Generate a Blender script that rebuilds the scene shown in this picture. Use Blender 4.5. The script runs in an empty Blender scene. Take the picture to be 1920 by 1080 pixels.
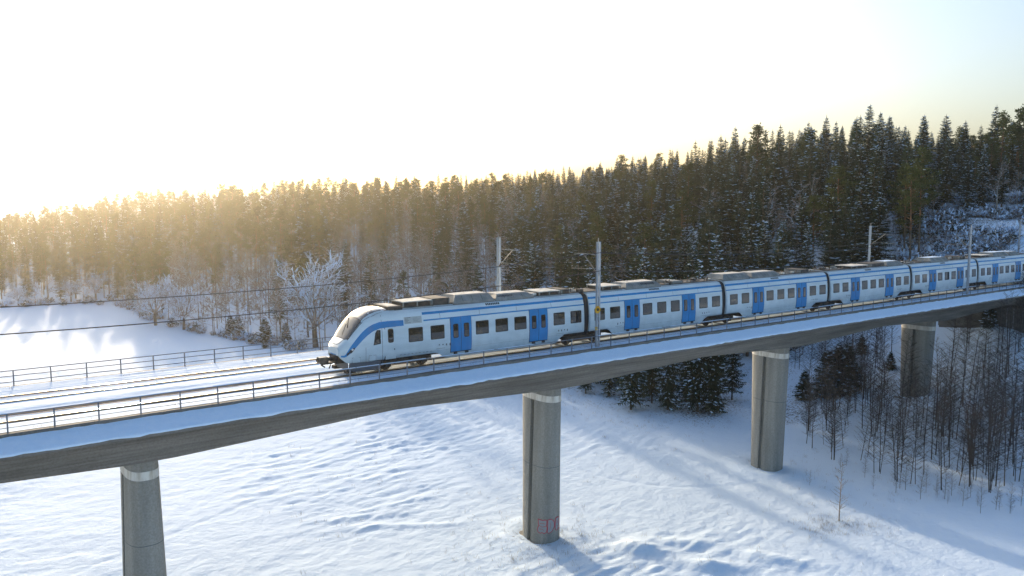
import bpy, math, random
import numpy as np
from mathutils import Vector

SC = bpy.context.scene
COL = SC.collection
rad = math.radians
PI = math.pi
RNG = np.random.default_rng(7)
random.seed(7)

# ------------------------------------------------------------------ camera
CAM_Z = 10.75
PSI = rad(53.65)
PITCH = math.atan(159 / 1500.0)
fwd = Vector((math.cos(PSI) * math.cos(PITCH), math.sin(PSI) * math.cos(PITCH), -math.sin(PITCH)))
cd = bpy.data.cameras.new('camera')
cam = bpy.data.objects.new('camera', cd)
COL.objects.link(cam)
cam.location = (0, 0, CAM_Z)
cam.rotation_euler = fwd.to_track_quat('-Z', 'Y').to_euler()
cd.sensor_width = 36
cd.lens = 1500.0 / 1920.0 * 36
cd.clip_start = 0.5
cd.clip_end = 8000
SC.camera = cam

# ------------------------------------------------------------------ sky, sun, exposure
SUN_AZ, SUN_EL = rad(80.5), rad(12.6)
w = bpy.data.worlds.new('World')
SC.world = w
w.use_nodes = True
nt = w.node_tree
nt.nodes.clear()
sk = nt.nodes.new('ShaderNodeTexSky')
sk.sky_type = 'NISHITA'
sk.sun_disc = False
sk.sun_elevation = SUN_EL
sk.sun_rotation = PI / 2 - SUN_AZ
sk.altitude = 60
sk.air_density = 1.0
sk.dust_density = 4.8
sk.ozone_density = 2.3
bg = nt.nodes.new('ShaderNodeBackground')
bg.inputs[1].default_value = 0.15
wo = nt.nodes.new('ShaderNodeOutputWorld')
nt.links.new(sk.outputs[0], bg.inputs[0])
nt.links.new(bg.outputs[0], wo.inputs[0])
ld = bpy.data.lights.new('sun', 'SUN')
ld.energy = 2.4
ld.angle = rad(1.2)
ld.color = (1.0, 0.80, 0.57)
sun = bpy.data.objects.new('sun', ld)
COL.objects.link(sun)
sdir = Vector((math.cos(SUN_EL) * math.cos(SUN_AZ), math.cos(SUN_EL) * math.sin(SUN_AZ), math.sin(SUN_EL)))
sun.rotation_euler = sdir.to_track_quat('Z', 'Y').to_euler()
sun.location = (0, 0, 200)
SC.view_settings.view_transform = 'Standard'
SC.view_settings.look = 'None'
SC.view_settings.exposure = 1.15
SC.view_settings.gamma = 1.0
SC.view_settings.use_curve_mapping = False
cy = SC.cycles
cy.use_denoising = True
cy.max_bounces = 6
cy.diffuse_bounces = 3
cy.glossy_bounces = 3
cy.transmission_bounces = 3
cy.transparent_max_bounces = 6
cy.volume_bounces = 1
cy.use_adaptive_sampling = True
cy.adaptive_threshold = 0.02

# ------------------------------------------------------------------ projection helpers (used to lay out the land)
FW = np.array(fwd)
RT = np.array([math.sin(PSI), -math.cos(PSI), 0.0])
UP = np.cross(RT, FW)


def proj(x, y, z):
    x = np.asarray(x, float); y = np.asarray(y, float); z = np.asarray(z, float) - CAM_Z
    d = x * FW[0] + y * FW[1] + z * FW[2]
    u = x * RT[0] + y * RT[1]
    v = x * UP[0] + y * UP[1] + z * UP[2]
    return 960 + 1500 * u / d, 540 - 1500 * v / d, d


def az_of(px):           # world azimuth of an image column on the horizon
    return PSI - math.atan((px - 960) * math.cos(PITCH) / 1500.0)


def px_of(az):
    return 960 + 1500 / math.cos(PITCH) * math.tan(PSI - az)


# ------------------------------------------------------------------ materials
def mat(name, col, rough=0.7, **kw):
    m = bpy.data.materials.new(name)
    m.use_nodes = True
    b = m.node_tree.nodes['Principled BSDF']
    b.inputs['Base Color'].default_value = (*col, 1)
    b.inputs['Roughness'].default_value = rough
    for k, v in kw.items():
        b.inputs[k.replace('_', ' ')].default_value = v
    return m


def nn(m, t, **kw):
    n = m.node_tree.nodes.new(t)
    for k, v in kw.items():
        setattr(n, k, v)
    return n


def noise_col(m, c1, c2, scale, detail=4, bump=0.0, stretch=None, rough=None, pos=(0.35, 0.65), coord='Object'):
    T = m.node_tree
    b = T.nodes['Principled BSDF']
    tc = nn(m, 'ShaderNodeTexCoord')
    src = tc.outputs[coord]
    if stretch:
        mp = nn(m, 'ShaderNodeMapping')
        mp.inputs['Scale'].default_value = stretch
        T.links.new(src, mp.inputs[0]); src = mp.outputs[0]
    n = nn(m, 'ShaderNodeTexNoise')
    n.inputs['Scale'].default_value = scale
    n.inputs['Detail'].default_value = detail
    n.inputs['Roughness'].default_value = 0.6
    T.links.new(src, n.inputs['Vector'])
    r = nn(m, 'ShaderNodeValToRGB')
    r.color_ramp.elements[0].position = pos[0]
    r.color_ramp.elements[1].position = pos[1]
    r.color_ramp.elements[0].color = (*c1, 1)
    r.color_ramp.elements[1].color = (*c2, 1)
    T.links.new(n.outputs[0], r.inputs[0])
    T.links.new(r.outputs[0], b.inputs['Base Color'])
    if bump:
        bp = nn(m, 'ShaderNodeBump')
        bp.inputs['Strength'].default_value = 1.0
        bp.inputs['Distance'].default_value = bump
        T.links.new(n.outputs[0], bp.inputs['Height'])
        T.links.new(bp.outputs[0], b.inputs['Normal'])
    return r.outputs[0], src


def mixc(m, fac, a, b, blend='MIX'):
    x = nn(m, 'ShaderNodeMix', data_type='RGBA', blend_type=blend)
    for s, v in ((x.inputs[0], fac), (x.inputs[6], a), (x.inputs[7], b)):
        if isinstance(v, (int, float)):
            s.default_value = v
        elif isinstance(v, tuple):
            s.default_value = (*v, 1)
        else:
            m.node_tree.links.new(v, s)
    return x.outputs[2]


M = {}
# snow on the ground: slight grain plus dead grass poking out where the 'grass' attribute says so
m = M['ground'] = mat('ground_snow', (0.82, 0.84, 0.87), 0.8, Specular_IOR_Level=0.08)
T = m.node_tree
b = T.nodes['Principled BSDF']
tc = nn(m, 'ShaderNodeTexCoord')
n1 = nn(m, 'ShaderNodeTexNoise'); n1.inputs['Scale'].default_value = 2.2; n1.inputs['Detail'].default_value = 6; n1.inputs['Roughness'].default_value = 0.62
n2 = nn(m, 'ShaderNodeTexNoise'); n2.inputs['Scale'].default_value = 3.5; n2.inputs['Detail'].default_value = 7; n2.inputs['Roughness'].default_value = 0.72
T.links.new(tc.outputs['Object'], n1.inputs['Vector']); T.links.new(tc.outputs['Object'], n2.inputs['Vector'])
at = nn(m, 'ShaderNodeAttribute', attribute_name='grass')
ad = nn(m, 'ShaderNodeMath', operation='ADD'); T.links.new(n2.outputs[0], ad.inputs[0]); T.links.new(at.outputs['Fac'], ad.inputs[1])
rp = nn(m, 'ShaderNodeValToRGB'); rp.color_ramp.elements[0].position = 0.80; rp.color_ramp.elements[1].position = 0.92
T.links.new(ad.outputs[0], rp.inputs[0])
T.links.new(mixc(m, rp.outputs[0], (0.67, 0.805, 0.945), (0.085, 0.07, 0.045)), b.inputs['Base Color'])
bp = nn(m, 'ShaderNodeBump'); bp.inputs['Strength'].default_value = 0.8; bp.inputs['Distance'].default_value = 0.10
T.links.new(n1.outputs[0], bp.inputs['Height']); T.links.new(bp.outputs[0], b.inputs['Normal'])

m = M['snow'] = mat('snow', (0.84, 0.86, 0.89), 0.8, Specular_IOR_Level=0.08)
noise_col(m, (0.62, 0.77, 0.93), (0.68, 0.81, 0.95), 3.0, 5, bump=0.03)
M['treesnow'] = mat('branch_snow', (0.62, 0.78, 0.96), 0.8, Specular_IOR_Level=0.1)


def concrete(name, c1, c2, stretch, wave=None):
    m = mat(name, c1, 0.85)
    out, src = noise_col(m, c1, c2, 0.6, 7, bump=0.012, stretch=stretch)
    T = m.node_tree
    tc = nn(m, 'ShaderNodeTexCoord')
    n = nn(m, 'ShaderNodeTexNoise'); n.inputs['Scale'].default_value = 9; n.inputs['Detail'].default_value = 6
    T.links.new(tc.outputs['Object'], n.inputs['Vector'])
    r = nn(m, 'ShaderNodeValToRGB'); r.color_ramp.elements[0].position = 0.3; r.color_ramp.elements[0].color = (0.74, 0.71, 0.67, 1)
    r.color_ramp.elements[1].position = 0.62; r.color_ramp.elements[1].color = (1, 1, 1, 1)
    T.links.new(n.outputs[0], r.inputs[0])
    c = mixc(m, 0.8, out, r.outputs[0], 'MULTIPLY')
    if wave:
        wv = nn(m, 'ShaderNodeTexWave'); wv.bands_direction = wave[0]
        wv.inputs['Scale'].default_value = wave[1]; wv.inputs['Distortion'].default_value = 1.2
        wv.inputs['Detail'].default_value = 3; wv.inputs['Detail Scale'].default_value = 2
        T.links.new(tc.outputs['Object'], wv.inputs['Vector'])
        r2 = nn(m, 'ShaderNodeValToRGB'); r2.color_ramp.elements[0].position = 0.0; r2.color_ramp.elements[0].color = (0.62, 0.6, 0.58, 1)
        r2.color_ramp.elements[1].position = 0.45; r2.color_ramp.elements[1].color = (1, 1, 1, 1)
        T.links.new(wv.outputs[0], r2.inputs[0])
        c = mixc(m, 0.35, c, r2.outputs[0], 'MULTIPLY')
    T.links.new(c, T.nodes['Principled BSDF'].inputs['Base Color'])
    return m


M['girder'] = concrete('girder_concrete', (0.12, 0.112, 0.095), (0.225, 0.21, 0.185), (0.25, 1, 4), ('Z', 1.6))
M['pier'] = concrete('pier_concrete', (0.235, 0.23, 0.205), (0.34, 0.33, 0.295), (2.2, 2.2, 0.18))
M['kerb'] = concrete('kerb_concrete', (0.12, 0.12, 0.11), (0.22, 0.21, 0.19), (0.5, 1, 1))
m = M['band'] = mat('pale_band', (0.6, 0.56, 0.48), 0.75)
noise_col(m, (0.45, 0.39, 0.30), (0.74, 0.71, 0.64), 2.2, 5, stretch=(1.5, 1.5, 0.3), pos=(0.3, 0.6))
m = M['ballast'] = mat('ballast', (0.13, 0.095, 0.065), 0.9)
noise_col(m, (0.028, 0.02, 0.014), (0.12, 0.08, 0.052), 9, 6, bump=0.05)
m = M['rail'] = mat('rail_steel', (0.50, 0.38, 0.26), 0.42, Metallic=0.8)
m = M['railhead'] = mat('polished_rail', (0.62, 0.58, 0.52), 0.22, Metallic=1.0)
m = M['rust'] = mat('rusty_steel', (0.11, 0.065, 0.04), 0.75)
M['galv'] = mat('galvanised_steel', (0.44, 0.47, 0.50), 0.42, Metallic=0.55)
M['railing'] = mat('railing_steel', (0.17, 0.19, 0.22), 0.45, Metallic=0.5)
M['armgrey'] = mat('arm_grey', (0.26, 0.25, 0.22), 0.6)
M['wire'] = mat('wire', (0.05, 0.05, 0.055), 0.6)
M['thinwire'] = mat('copper_wire', (0.16, 0.15, 0.13), 0.5)
m = M['white'] = mat('train_white', (0.66, 0.72, 0.74), 0.32, Coat_Weight=0.4)
noise_col(m, (0.50, 0.59, 0.62), (0.64, 0.73, 0.76), 0.9, 7, stretch=(0.35, 1, 1.6), pos=(0.28, 0.6))
# grime plus snow reflection painted into the colour, darker towards the sill
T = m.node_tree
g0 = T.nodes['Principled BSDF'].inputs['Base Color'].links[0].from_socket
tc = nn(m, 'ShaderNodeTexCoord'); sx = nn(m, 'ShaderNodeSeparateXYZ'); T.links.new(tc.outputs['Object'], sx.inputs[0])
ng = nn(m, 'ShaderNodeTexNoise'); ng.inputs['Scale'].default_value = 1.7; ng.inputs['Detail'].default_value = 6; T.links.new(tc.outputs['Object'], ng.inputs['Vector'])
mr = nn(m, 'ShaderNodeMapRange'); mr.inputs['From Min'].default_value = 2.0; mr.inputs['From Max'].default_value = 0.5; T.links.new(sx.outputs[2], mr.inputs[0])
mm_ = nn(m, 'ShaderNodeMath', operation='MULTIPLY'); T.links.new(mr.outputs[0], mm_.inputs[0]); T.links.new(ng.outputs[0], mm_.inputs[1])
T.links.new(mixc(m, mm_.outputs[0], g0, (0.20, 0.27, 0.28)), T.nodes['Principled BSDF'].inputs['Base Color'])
m = M['blue'] = mat('train_blue', (0.012, 0.17, 0.56), 0.4, Coat_Weight=0.1)
noise_col(m, (0.0, 0.17, 0.42), (0.001, 0.225, 0.54), 1.5, 6, stretch=(1, 1, 0.5))
M['black'] = mat('black_rubber', (0.014, 0.015, 0.017), 0.6)
M['gangway'] = mat('gangway_rubber', (0.022, 0.022, 0.024), 0.85)
M['grey'] = mat('skirt_grey', (0.085, 0.095, 0.105), 0.55)
m = M['dark'] = mat('underframe_dark', (0.035, 0.032, 0.03), 0.8)
noise_col(m, (0.018, 0.017, 0.016), (0.075, 0.062, 0.05), 3, 6)
m = M['roofgrey'] = mat('roof_grey', (0.2, 0.21, 0.2), 0.6)
noise_col(m, (0.12, 0.125, 0.12), (0.29, 0.30, 0.28), 1.4, 6, pos=(0.3, 0.7))
m = M['roofpale'] = mat('roof_pale', (0.42, 0.38, 0.31), 0.8)  # pale mottled tone, mostly laid on the top faces of roof gear
noise_col(m, (0.38, 0.36, 0.31), (0.72, 0.69, 0.62), 2.2, 6, pos=(0.3, 0.65))
m = M['roofdark'] = mat('roof_dark', (0.05, 0.045, 0.04), 0.7)
noise_col(m, (0.02, 0.019, 0.018), (0.11, 0.09, 0.07), 2.5, 6)
M['glass'] = mat('window_glass', (0.012, 0.015, 0.018), 0.04, IOR=2.1)
m = M['pane'] = mat('passenger_glass', (0.03, 0.028, 0.022), 0.04, IOR=1.75)
noise_col(m, (0.006, 0.007, 0.009), (0.06, 0.05, 0.03), 1.3, 4, stretch=(0.7, 1, 3.0), pos=(0.4, 0.75))
M['screen'] = mat('windscreen_glass', (0.025, 0.025, 0.024), 0.07, IOR=1.6)
m = M['cap'] = mat('nose_cap', (0.10, 0.105, 0.11), 0.25, Coat_Weight=0.6)
M['lamp'] = mat('lamp_glass', (0.7, 0.72, 0.7), 0.1)
M['sign'] = mat('info_panel', (0.42, 0.46, 0.45), 0.5)
M['yellow'] = mat('yellow_petal', (0.75, 0.42, 0.02), 0.6)
M['brown'] = mat('flower_brown', (0.07, 0.035, 0.015), 0.8)
M['ochre'] = mat('ochre_plate', (0.5, 0.33, 0.08), 0.6)
M['red'] = mat('red_spray', (0.5, 0.02, 0.05), 0.7)
M['fill'] = mat('pale_spray', (0.29, 0.30, 0.30), 0.8)
M['bark'] = mat('bark', (0.085, 0.065, 0.048), 0.9)
noise_col(M['bark'], (0.05, 0.04, 0.03), (0.15, 0.12, 0.09), 3, 5, stretch=(1, 1, 0.3))
M['pinebark'] = mat('pine_bark', (0.2, 0.09, 0.045), 0.9)
noise_col(M['pinebark'], (0.10, 0.055, 0.035), (0.27, 0.125, 0.06), 2, 5, stretch=(1, 1, 0.3))
M['twig'] = mat('twig', (0.21, 0.175, 0.145), 0.9)
M['paletwig'] = mat('pale_bark', (0.30, 0.28, 0.24), 0.85)
M['alder'] = mat('alder_bark', (0.07, 0.058, 0.05), 0.9)
M['straw'] = mat('straw', (0.24, 0.18, 0.09), 0.9)


def leafmat(name, c1, c2, tr=0.3):
    m = bpy.data.materials.new(name); m.use_nodes = True
    T = m.node_tree; T.nodes.clear()
    o = T.nodes.new('ShaderNodeOutputMaterial')
    d = T.nodes.new('ShaderNodeBsdfDiffuse'); t = T.nodes.new('ShaderNodeBsdfTranslucent'); mx = T.nodes.new('ShaderNodeMixShader')
    oi = T.nodes.new('ShaderNodeObjectInfo'); tc = T.nodes.new('ShaderNodeTexCoord'); n = T.nodes.new('ShaderNodeTexNoise')
    n.inputs['Scale'].default_value = 0.9; n.inputs['Detail'].default_value = 4
    T.links.new(tc.outputs['Object'], n.inputs['Vector'])
    a = T.nodes.new('ShaderNodeMath'); a.operation = 'ADD'
    T.links.new(oi.outputs['Random'], a.inputs[0]); T.links.new(n.outputs[0], a.inputs[1])
    s = T.nodes.new('ShaderNodeMath'); s.operation = 'MULTIPLY'; s.inputs[1].default_value = 0.6
    T.links.new(a.outputs[0], s.inputs[0])
    r = T.nodes.new('ShaderNodeValToRGB')
    r.color_ramp.elements[0].color = (*c1, 1); r.color_ramp.elements[1].color = (*c2, 1)
    r.color_ramp.elements[0].position = 0.2; r.color_ramp.elements[1].position = 0.8
    T.links.new(s.outputs[0], r.inputs[0])
    T.links.new(r.outputs[0], d.inputs[0]); T.links.new(r.outputs[0], t.inputs[0])
    mx.inputs[0].default_value = tr
    T.links.new(d.outputs[0], mx.inputs[1]); T.links.new(t.outputs[0], mx.inputs[2]); T.links.new(mx.outputs[0], o.inputs[0])
    return m


M['spruce'] = leafmat('spruce_needles', (0.018, 0.040, 0.030), (0.050, 0.074, 0.040), 0.16)
M['pine'] = leafmat('pine_needles', (0.034, 0.058, 0.026), (0.085, 0.105, 0.036), 0.25)


# ------------------------------------------------------------------ object helpers
def tag(o, label=None, cat=None, group=None, kind=None):
    if label: o['label'] = label
    if cat: o['category'] = cat
    if group: o['group'] = group
    if kind: o['kind'] = kind
    return o


def empty(name, loc, label, cat, group=None, rz=0.0):
    o = bpy.data.objects.new(name, None)
    o.empty_display_size = 0.3
    COL.objects.link(o)
    o.location = loc
    o.rotation_euler = (0, 0, rz)
    return tag(o, label, cat, group)


class MB:
    """collects faces; build() links them as one mesh object"""
    def __init__(s):
        s.v = []; s.f = []; s.m = []; s.mats = []

    def mi(s, m):
        if m not in s.mats: s.mats.append(m)
        return s.mats.index(m)

    def add(s, vs, fs, m):
        o = len(s.v); k = s.mi(m)
        s.v.extend(vs)
        for f in fs:
            s.f.append([i + o for i in f]); s.m.append(k)

    def box(s, x0, x1, y0, y1, z0, z1, m, ch=0.0):
        if ch:
            prof = [(y0, z0), (y1, z0), (y1, z1 - ch), (y1 - ch, z1), (y0 + ch, z1), (y0, z1 - ch)]
            s.prism(prof, x0, x1, m); return
        vs = [(x, y, z) for x in (x0, x1) for y in (y0, y1) for z in (z0, z1)]
        s.add(vs, [(0, 1, 3, 2), (4, 6, 7, 5), (0, 4, 5, 1), (2, 3, 7, 6), (0, 2, 6, 4), (1, 5, 7, 3)], m)

    def prism(s, prof, x0, x1, m, dx0=None, dx1=None):
        n = len(prof)
        dx0 = dx0 or [0] * n; dx1 = dx1 or [0] * n
        vs = [(x0 + dx0[i], p[0], p[1]) for i, p in enumerate(prof)] + [(x1 + dx1[i], p[0], p[1]) for i, p in enumerate(prof)]
        fs = [(i, (i + 1) % n, n + (i + 1) % n, n + i) for i in range(n)]
        fs += [tuple(range(n))[::-1], tuple(range(n, 2 * n))]
        s.add(vs, fs, m)

    def tube(s, path, r, m, n=6, cap=True):
        path = [Vector(p) for p in path]
        if not hasattr(r, '__len__'): r = [r] * len(path)
        vs = []
        up = None
        for i, p in enumerate(path):
            d = (path[min(i + 1, len(path) - 1)] - path[max(i - 1, 0)]).normalized()
            if up is None:
                up = d.orthogonal().normalized()
            else:
                up = (up - d * up.dot(d))
                up = up.normalized() if up.length > 1e-6 else d.orthogonal().normalized()
            q = d.cross(up)
            for k in range(n):
                a = 2 * PI * k / n
                vs.append(tuple(p + (up * math.cos(a) + q * math.sin(a)) * r[i]))
        fs = [(i * n + k, i * n + (k + 1) % n, (i + 1) * n + (k + 1) % n, (i + 1) * n + k) for i in range(len(path) - 1) for k in range(n)]
        if cap:
            fs.append(tuple(range(n))[::-1]); fs.append(tuple(range((len(path) - 1) * n, len(path) * n)))
        s.add(vs, fs, m)

    def mesh(s, name, smooth=False):
        me = bpy.data.meshes.new(name)
        me.from_pydata([tuple(v) for v in s.v], [], s.f)
        for mm in s.mats: me.materials.append(M[mm])
        me.polygons.foreach_set('material_index', s.m)
        if smooth: me.polygons.foreach_set('use_smooth', [True] * len(s.f))
        me.update()
        return me

    def build(s, name, parent=None, loc=None, smooth=False, **t):
        o = bpy.data.objects.new(name, s.mesh(name, smooth))
        COL.objects.link(o)
        if parent: o.parent = parent
        if loc is not None: o.location = loc
        if t: tag(o, **t)
        return o


def link(name, me, parent=None, loc=(0, 0, 0), rz=0.0, sc=None):
    o = bpy.data.objects.new(name, me)
    COL.objects.link(o)
    if parent: o.parent = parent
    o.location = loc
    o.rotation_euler = (0, 0, rz)
    if sc is not None: o.scale = sc
    return o


# ------------------------------------------------------------------ numpy value noise
_lat = RNG.random((256, 256))


def vnoise(x, y):
    xi = np.floor(x).astype(int); yi = np.floor(y).astype(int)
    fx = x - xi; fy = y - yi
    fx = fx * fx * (3 - 2 * fx); fy = fy * fy * (3 - 2 * fy)
    a = _lat[xi & 255, yi & 255]; b_ = _lat[(xi + 1) & 255, yi & 255]
    c = _lat[xi & 255, (yi + 1) & 255]; d = _lat[(xi + 1) & 255, (yi + 1) & 255]
    return (a * (1 - fx) + b_ * fx) * (1 - fy) + (c * (1 - fx) + d * fx) * fy


def fbm(x, y, o=4):
    r = 0; a = 0.5
    for i in range(o):
        r = r + a * (vnoise(x + 17.3 * i, y - 9.1 * i) - 0.5); x = x * 2.03; y = y * 2.03; a *= 0.5
    return r


# ------------------------------------------------------------------ terrain
# columns of the picture -> distances at which the land has a known height (rail level = 0)
CP = []
G = -16.3
for px, rows in {
    -700: [(40, G), (150, G), (260, -16), (400, -12), (700, -8)],
    0: [(60, G), (150, G), (248, -16.2), (320, -14), (450, -9), (750, -4)],
    400: [(60, G), (120, G), (172, -16.2), (230, -13), (300, -8), (400, 0), (700, 2)],
    700: [(60, G), (100, G), (138, -16.2), (180, -13), (250, -7), (340, 1), (600, 3)],
    960: [(60, G), (90, G), (120, -16.1), (160, -12), (220, -5.5), (300, 1.5), (500, 6)],
    1200: [(60, G), (90, G), (108, -15.9), (140, -11), (190, -3), (245, 4.5), (450, 9)],
    1440: [(60, G), (90, G), (112, -15.6), (132, -12.5), (155, -7), (200, 6), (255, 11), (450, 12)],
    1640: [(60, G), (85, -16.1), (108, -14), (130, -10), (155, -1), (200, 11.5), (260, 15), (450, 15)],
    1850: [(60, G), (78, -16), (100, -13.9), (115, -10.3), (126, -6.9), (139, -2.5), (152, 2.2), (190, 11), (250, 13), (450, 13)],
    2400: [(50, -15.5), (80, -13), (105, -8), (130, 0), (180, 11), (300, 13)],
}.items():
    a = az_of(px)
    for r, z in rows: CP.append((r * math.cos(a), r * math.sin(a), z))
for x, y, z in [(0, -60, G), (-100, 0, G), (60, -60, -15.5), (-200, 100, G), (-200, -200, -15), (150, -100, -10), (0, -250, -14), (300, 0, 5),
                (116, 49, -5.8), (112, 44, -7.8), (112, 55, -7.6), (120, 30, -10), (105, 49, -11.0), (135, 49, -2.2), (-600, 0, -15), (0, -700, -12), (700, 300, 16), (1500, 1500, 30), (-1500, 1500, 20), (-1500, -1500, 0), (1500, -1500, 20)]:
    CP.append((x, y, z))
CP = np.array(CP)


def tps(r2):
    return 0.5 * r2 * np.log(r2 + 1e-9)


_n = len(CP)
_d2 = ((CP[:, None, :2] - CP[None, :, :2]) ** 2).sum(-1) / 1e4
_A = np.zeros((_n + 3, _n + 3))
_A[:_n, :_n] = tps(_d2) + np.eye(_n) * 2e-4
_A[:_n, _n] = 1; _A[:_n, _n + 1:] = CP[:, :2] / 100
_A[_n, :_n] = 1; _A[_n + 1:, :_n] = CP[:, :2].T / 100
_w = np.linalg.solve(_A, np.concatenate([CP[:, 2], np.zeros(3)]))


def base_h(x, y):
    x = np.atleast_1d(np.asarray(x, float)); y = np.atleast_1d(np.asarray(y, float))
    h = _w[_n] + _w[_n + 1] * x / 100 + _w[_n + 2] * y / 100
    for i in range(_n):
        h = h + _w[i] * tps(((x - CP[i, 0]) ** 2 + (y - CP[i, 1]) ** 2) / 1e4)
    # the flat field never dips below itself
    return np.maximum(h, G - 0.25 + 0.25 * np.tanh((h - G) / 0.5))


RB_PX = [-900, -300, 0, 200, 260, 350, 480, 620, 700, 900, 1060, 1170, 1330, 1400, 1480, 1640, 1760, 2400]
RB_R = [262, 256, 250, 234, 206, 181, 162, 146, 138, 121, 114, 107, 109, 120, 131, 140, 174, 178]


def rb(az):
    return np.interp(px_of(az) if np.isscalar(az) else 960 + 1500 / math.cos(PITCH) * np.tan(PSI - az), RB_PX, RB_R)


def ridge(x, y, cx, cy, ang, L, Wd, hgt):
    dx = x - cx; dy = y - cy
    u = dx * math.cos(ang) + dy * math.sin(ang); v = -dx * math.sin(ang) + dy * math.cos(ang)
    v = v + 0.45 * np.sin(u * 0.45 + cx)
    return hgt * np.exp(-(u / L) ** 2 - (v / Wd) ** 2)


def height(x, y):
    x = np.atleast_1d(np.asarray(x, float)); y = np.atleast_1d(np.asarray(y, float))
    h = base_h(x, y)
    r = np.hypot(x, y)
    az = np.arctan2(y, x)
    hill = np.clip((h - G - 0.4) / 3, 0, 1)
    h = h + fbm(x / 14, y / 14, 3) * (0.25 + 2.4 * hill)
    # ploughed arcs under the snow on the field
    cx, cy = 30.0, 175.0
    u = np.hypot(x - cx, y - cy) + 3.0 * fbm(x / 30, y / 30, 2); t = np.arctan2(y - cy, x - cx) * 100
    fade = (1 - hill) * np.clip((235 - r) / 60, 0, 1)
    fade = fade * (0.25 + 1.35 * np.clip((vnoise(x / 16 + 5, y / 13) - .3) * 2.2, 0, 1))
    fade = fade * np.clip(1.25 - np.clip((x * RT[0] + y * RT[1]) / 28.0, 0, 1.05), 0.12, 1)
    h = h + fade * (0.10 * fbm(u / 2.6, t / 14, 3) + 0.30 * np.maximum(0, fbm(u / 0.8, t / 3.0, 3) - .04) + 0.20 * fbm(u / 0.5 + 40, t / 1.6, 3) * (0.3 + 1.6 * vnoise(x / 11, y / 11)))
    h = h + 0.10 * np.clip((200 - r) / 80, 0, 1) * fbm(x / 0.9, y / 0.9, 3)
    for (ax, ay, bx, by, cx_, cy_) in TRAILS:
        for t_ in np.linspace(0, 1, 60):
            X = (1 - t_) ** 2 * ax + 2 * t_ * (1 - t_) * bx + t_ * t_ * cx_; Y = (1 - t_) ** 2 * ay + 2 * t_ * (1 - t_) * by + t_ * t_ * cy_
            m_ = (np.abs(x - X) < 1) & (np.abs(y - Y) < 1)
            if m_.any(): h[m_] = h[m_] - 0.05 * np.exp(-((x[m_] - X) ** 2 + (y[m_] - Y) ** 2) / 0.05)
    # drift mounds in the foreground
    for (mx, my, an, L, Wd, hh) in MOUNDS:
        h = h + ridge(x, y, mx, my, an, L, Wd, hh)
    # drifts round the pier feet
    for k in range(4):
        px_, py_ = PIER_X[k], 49.15
        d = np.hypot((x - px_) / 1.0, (y - py_) / 1.3)
        h = h + 0.28 * np.exp(-((d - 2.4) / 1.0) ** 2) * (0.6 + fbm(x / 2, y / 2, 2))
    return h


def on_ground(px, py, z=G):
    r = FW * 1500 + RT * (px - 960) + UP * (540 - py)
    t = (z - CAM_Z) / r[2]
    return r[0] * t, r[1] * t


PIER_X = [9.3, 39.1, 68.9, 98.7]
MOUNDS = []
TRAILS = []
for a_, b__, c_ in [((120, 1085), (330, 1000), (600, 890)), ((1090, 880), (1230, 930), (1420, 900))]:
    TRAILS.append((*on_ground(*a_), *on_ground(*b__), *on_ground(*c_)))
for px, py, da, L, Wd, hh in [(1205, 1032, -0.15, 1.9, 1.0, 0.55), (1335, 1060, -0.3, 2.0, 0.9, 0.5),
                              (1270, 1018, -0.2, 3.0, 0.9, 0.25), (1450, 1045, -0.35, 2.6, 0.9, 0.3),
                              (760, 985, 0.2, 6, 0.4, 0.12)]:
    gx, gy = on_ground(px, py)
    MOUNDS.append((gx, gy, math.atan2(RT[1], RT[0]) + da, L, Wd, hh))

rs = np.concatenate([np.linspace(0.5, 46, 14)[:-1], np.geomspace(46, 150, 300)[:-1], np.geomspace(150, 420, 150)[:-1], np.geomspace(420, 5000, 40)])
aa = np.concatenate([np.linspace(rad(-40), rad(40), 560), np.linspace(rad(40), rad(320), 92)[1:-1]])
R_, A_ = np.meshgrid(rs, aa, indexing='ij')
X_ = R_ * np.cos(PSI + A_); Y_ = R_ * np.sin(PSI + A_)
Z_ = height(X_.ravel(), Y_.ravel())
nr, na = R_.shape
verts = np.stack([X_.ravel(), Y_.ravel(), Z_], 1)
ii, jj = np.meshgrid(np.arange(nr - 1), np.arange(na), indexing='ij')
j2 = (jj + 1) % na
quads = np.stack([ii * na + jj, (ii + 1) * na + jj, (ii + 1) * na + j2, ii * na + j2], -1).reshape(-1, 4)
me = bpy.data.meshes.new('snow_ground')
me.vertices.add(len(verts)); me.vertices.foreach_set('co', verts.ravel())
me.loops.add(quads.size); me.loops.foreach_set('vertex_index', quads.ravel())
me.polygons.add(len(quads)); me.polygons.foreach_set('loop_start', np.arange(0, quads.size, 4))
me.polygons.foreach_set('use_smooth', np.ones(len(quads), bool))
me.update(calc_edges=True)
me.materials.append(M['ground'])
YCG = 49.15
azz = np.arctan2(verts[:, 1], verts[:, 0]); rr = np.hypot(verts[:, 0], verts[:, 1])
edge = rr - rb(np.clip(azz, PSI - 0.75, PSI + 0.75))
gpx = 960 + 1500 / math.cos(PITCH) * np.tan(np.clip(PSI - azz, -1.2, 1.2))
ga = 0.17 * np.exp(-(np.abs(edge + 3) / 9) ** 2) * (gpx > 500) + np.where(edge > 0, 0.15, 0.02) + 0.20 * np.exp(-(((gpx - 1400) / 180) ** 2 + ((rr - 104) / 13) ** 2)) \
    + np.where((gpx > 1480) & (rr > 100) & (rr < 200), 0.16, 0)
ga = ga + 0.20 * np.exp(-(((verts[:, 0] - PIER_X[1] + .5) / 5.5) ** 2 + ((verts[:, 1] - YCG) / 4.5) ** 2))
ga = ga + 0.16 * (fbm(verts[:, 0] / 7, verts[:, 1] / 7, 3))
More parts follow.
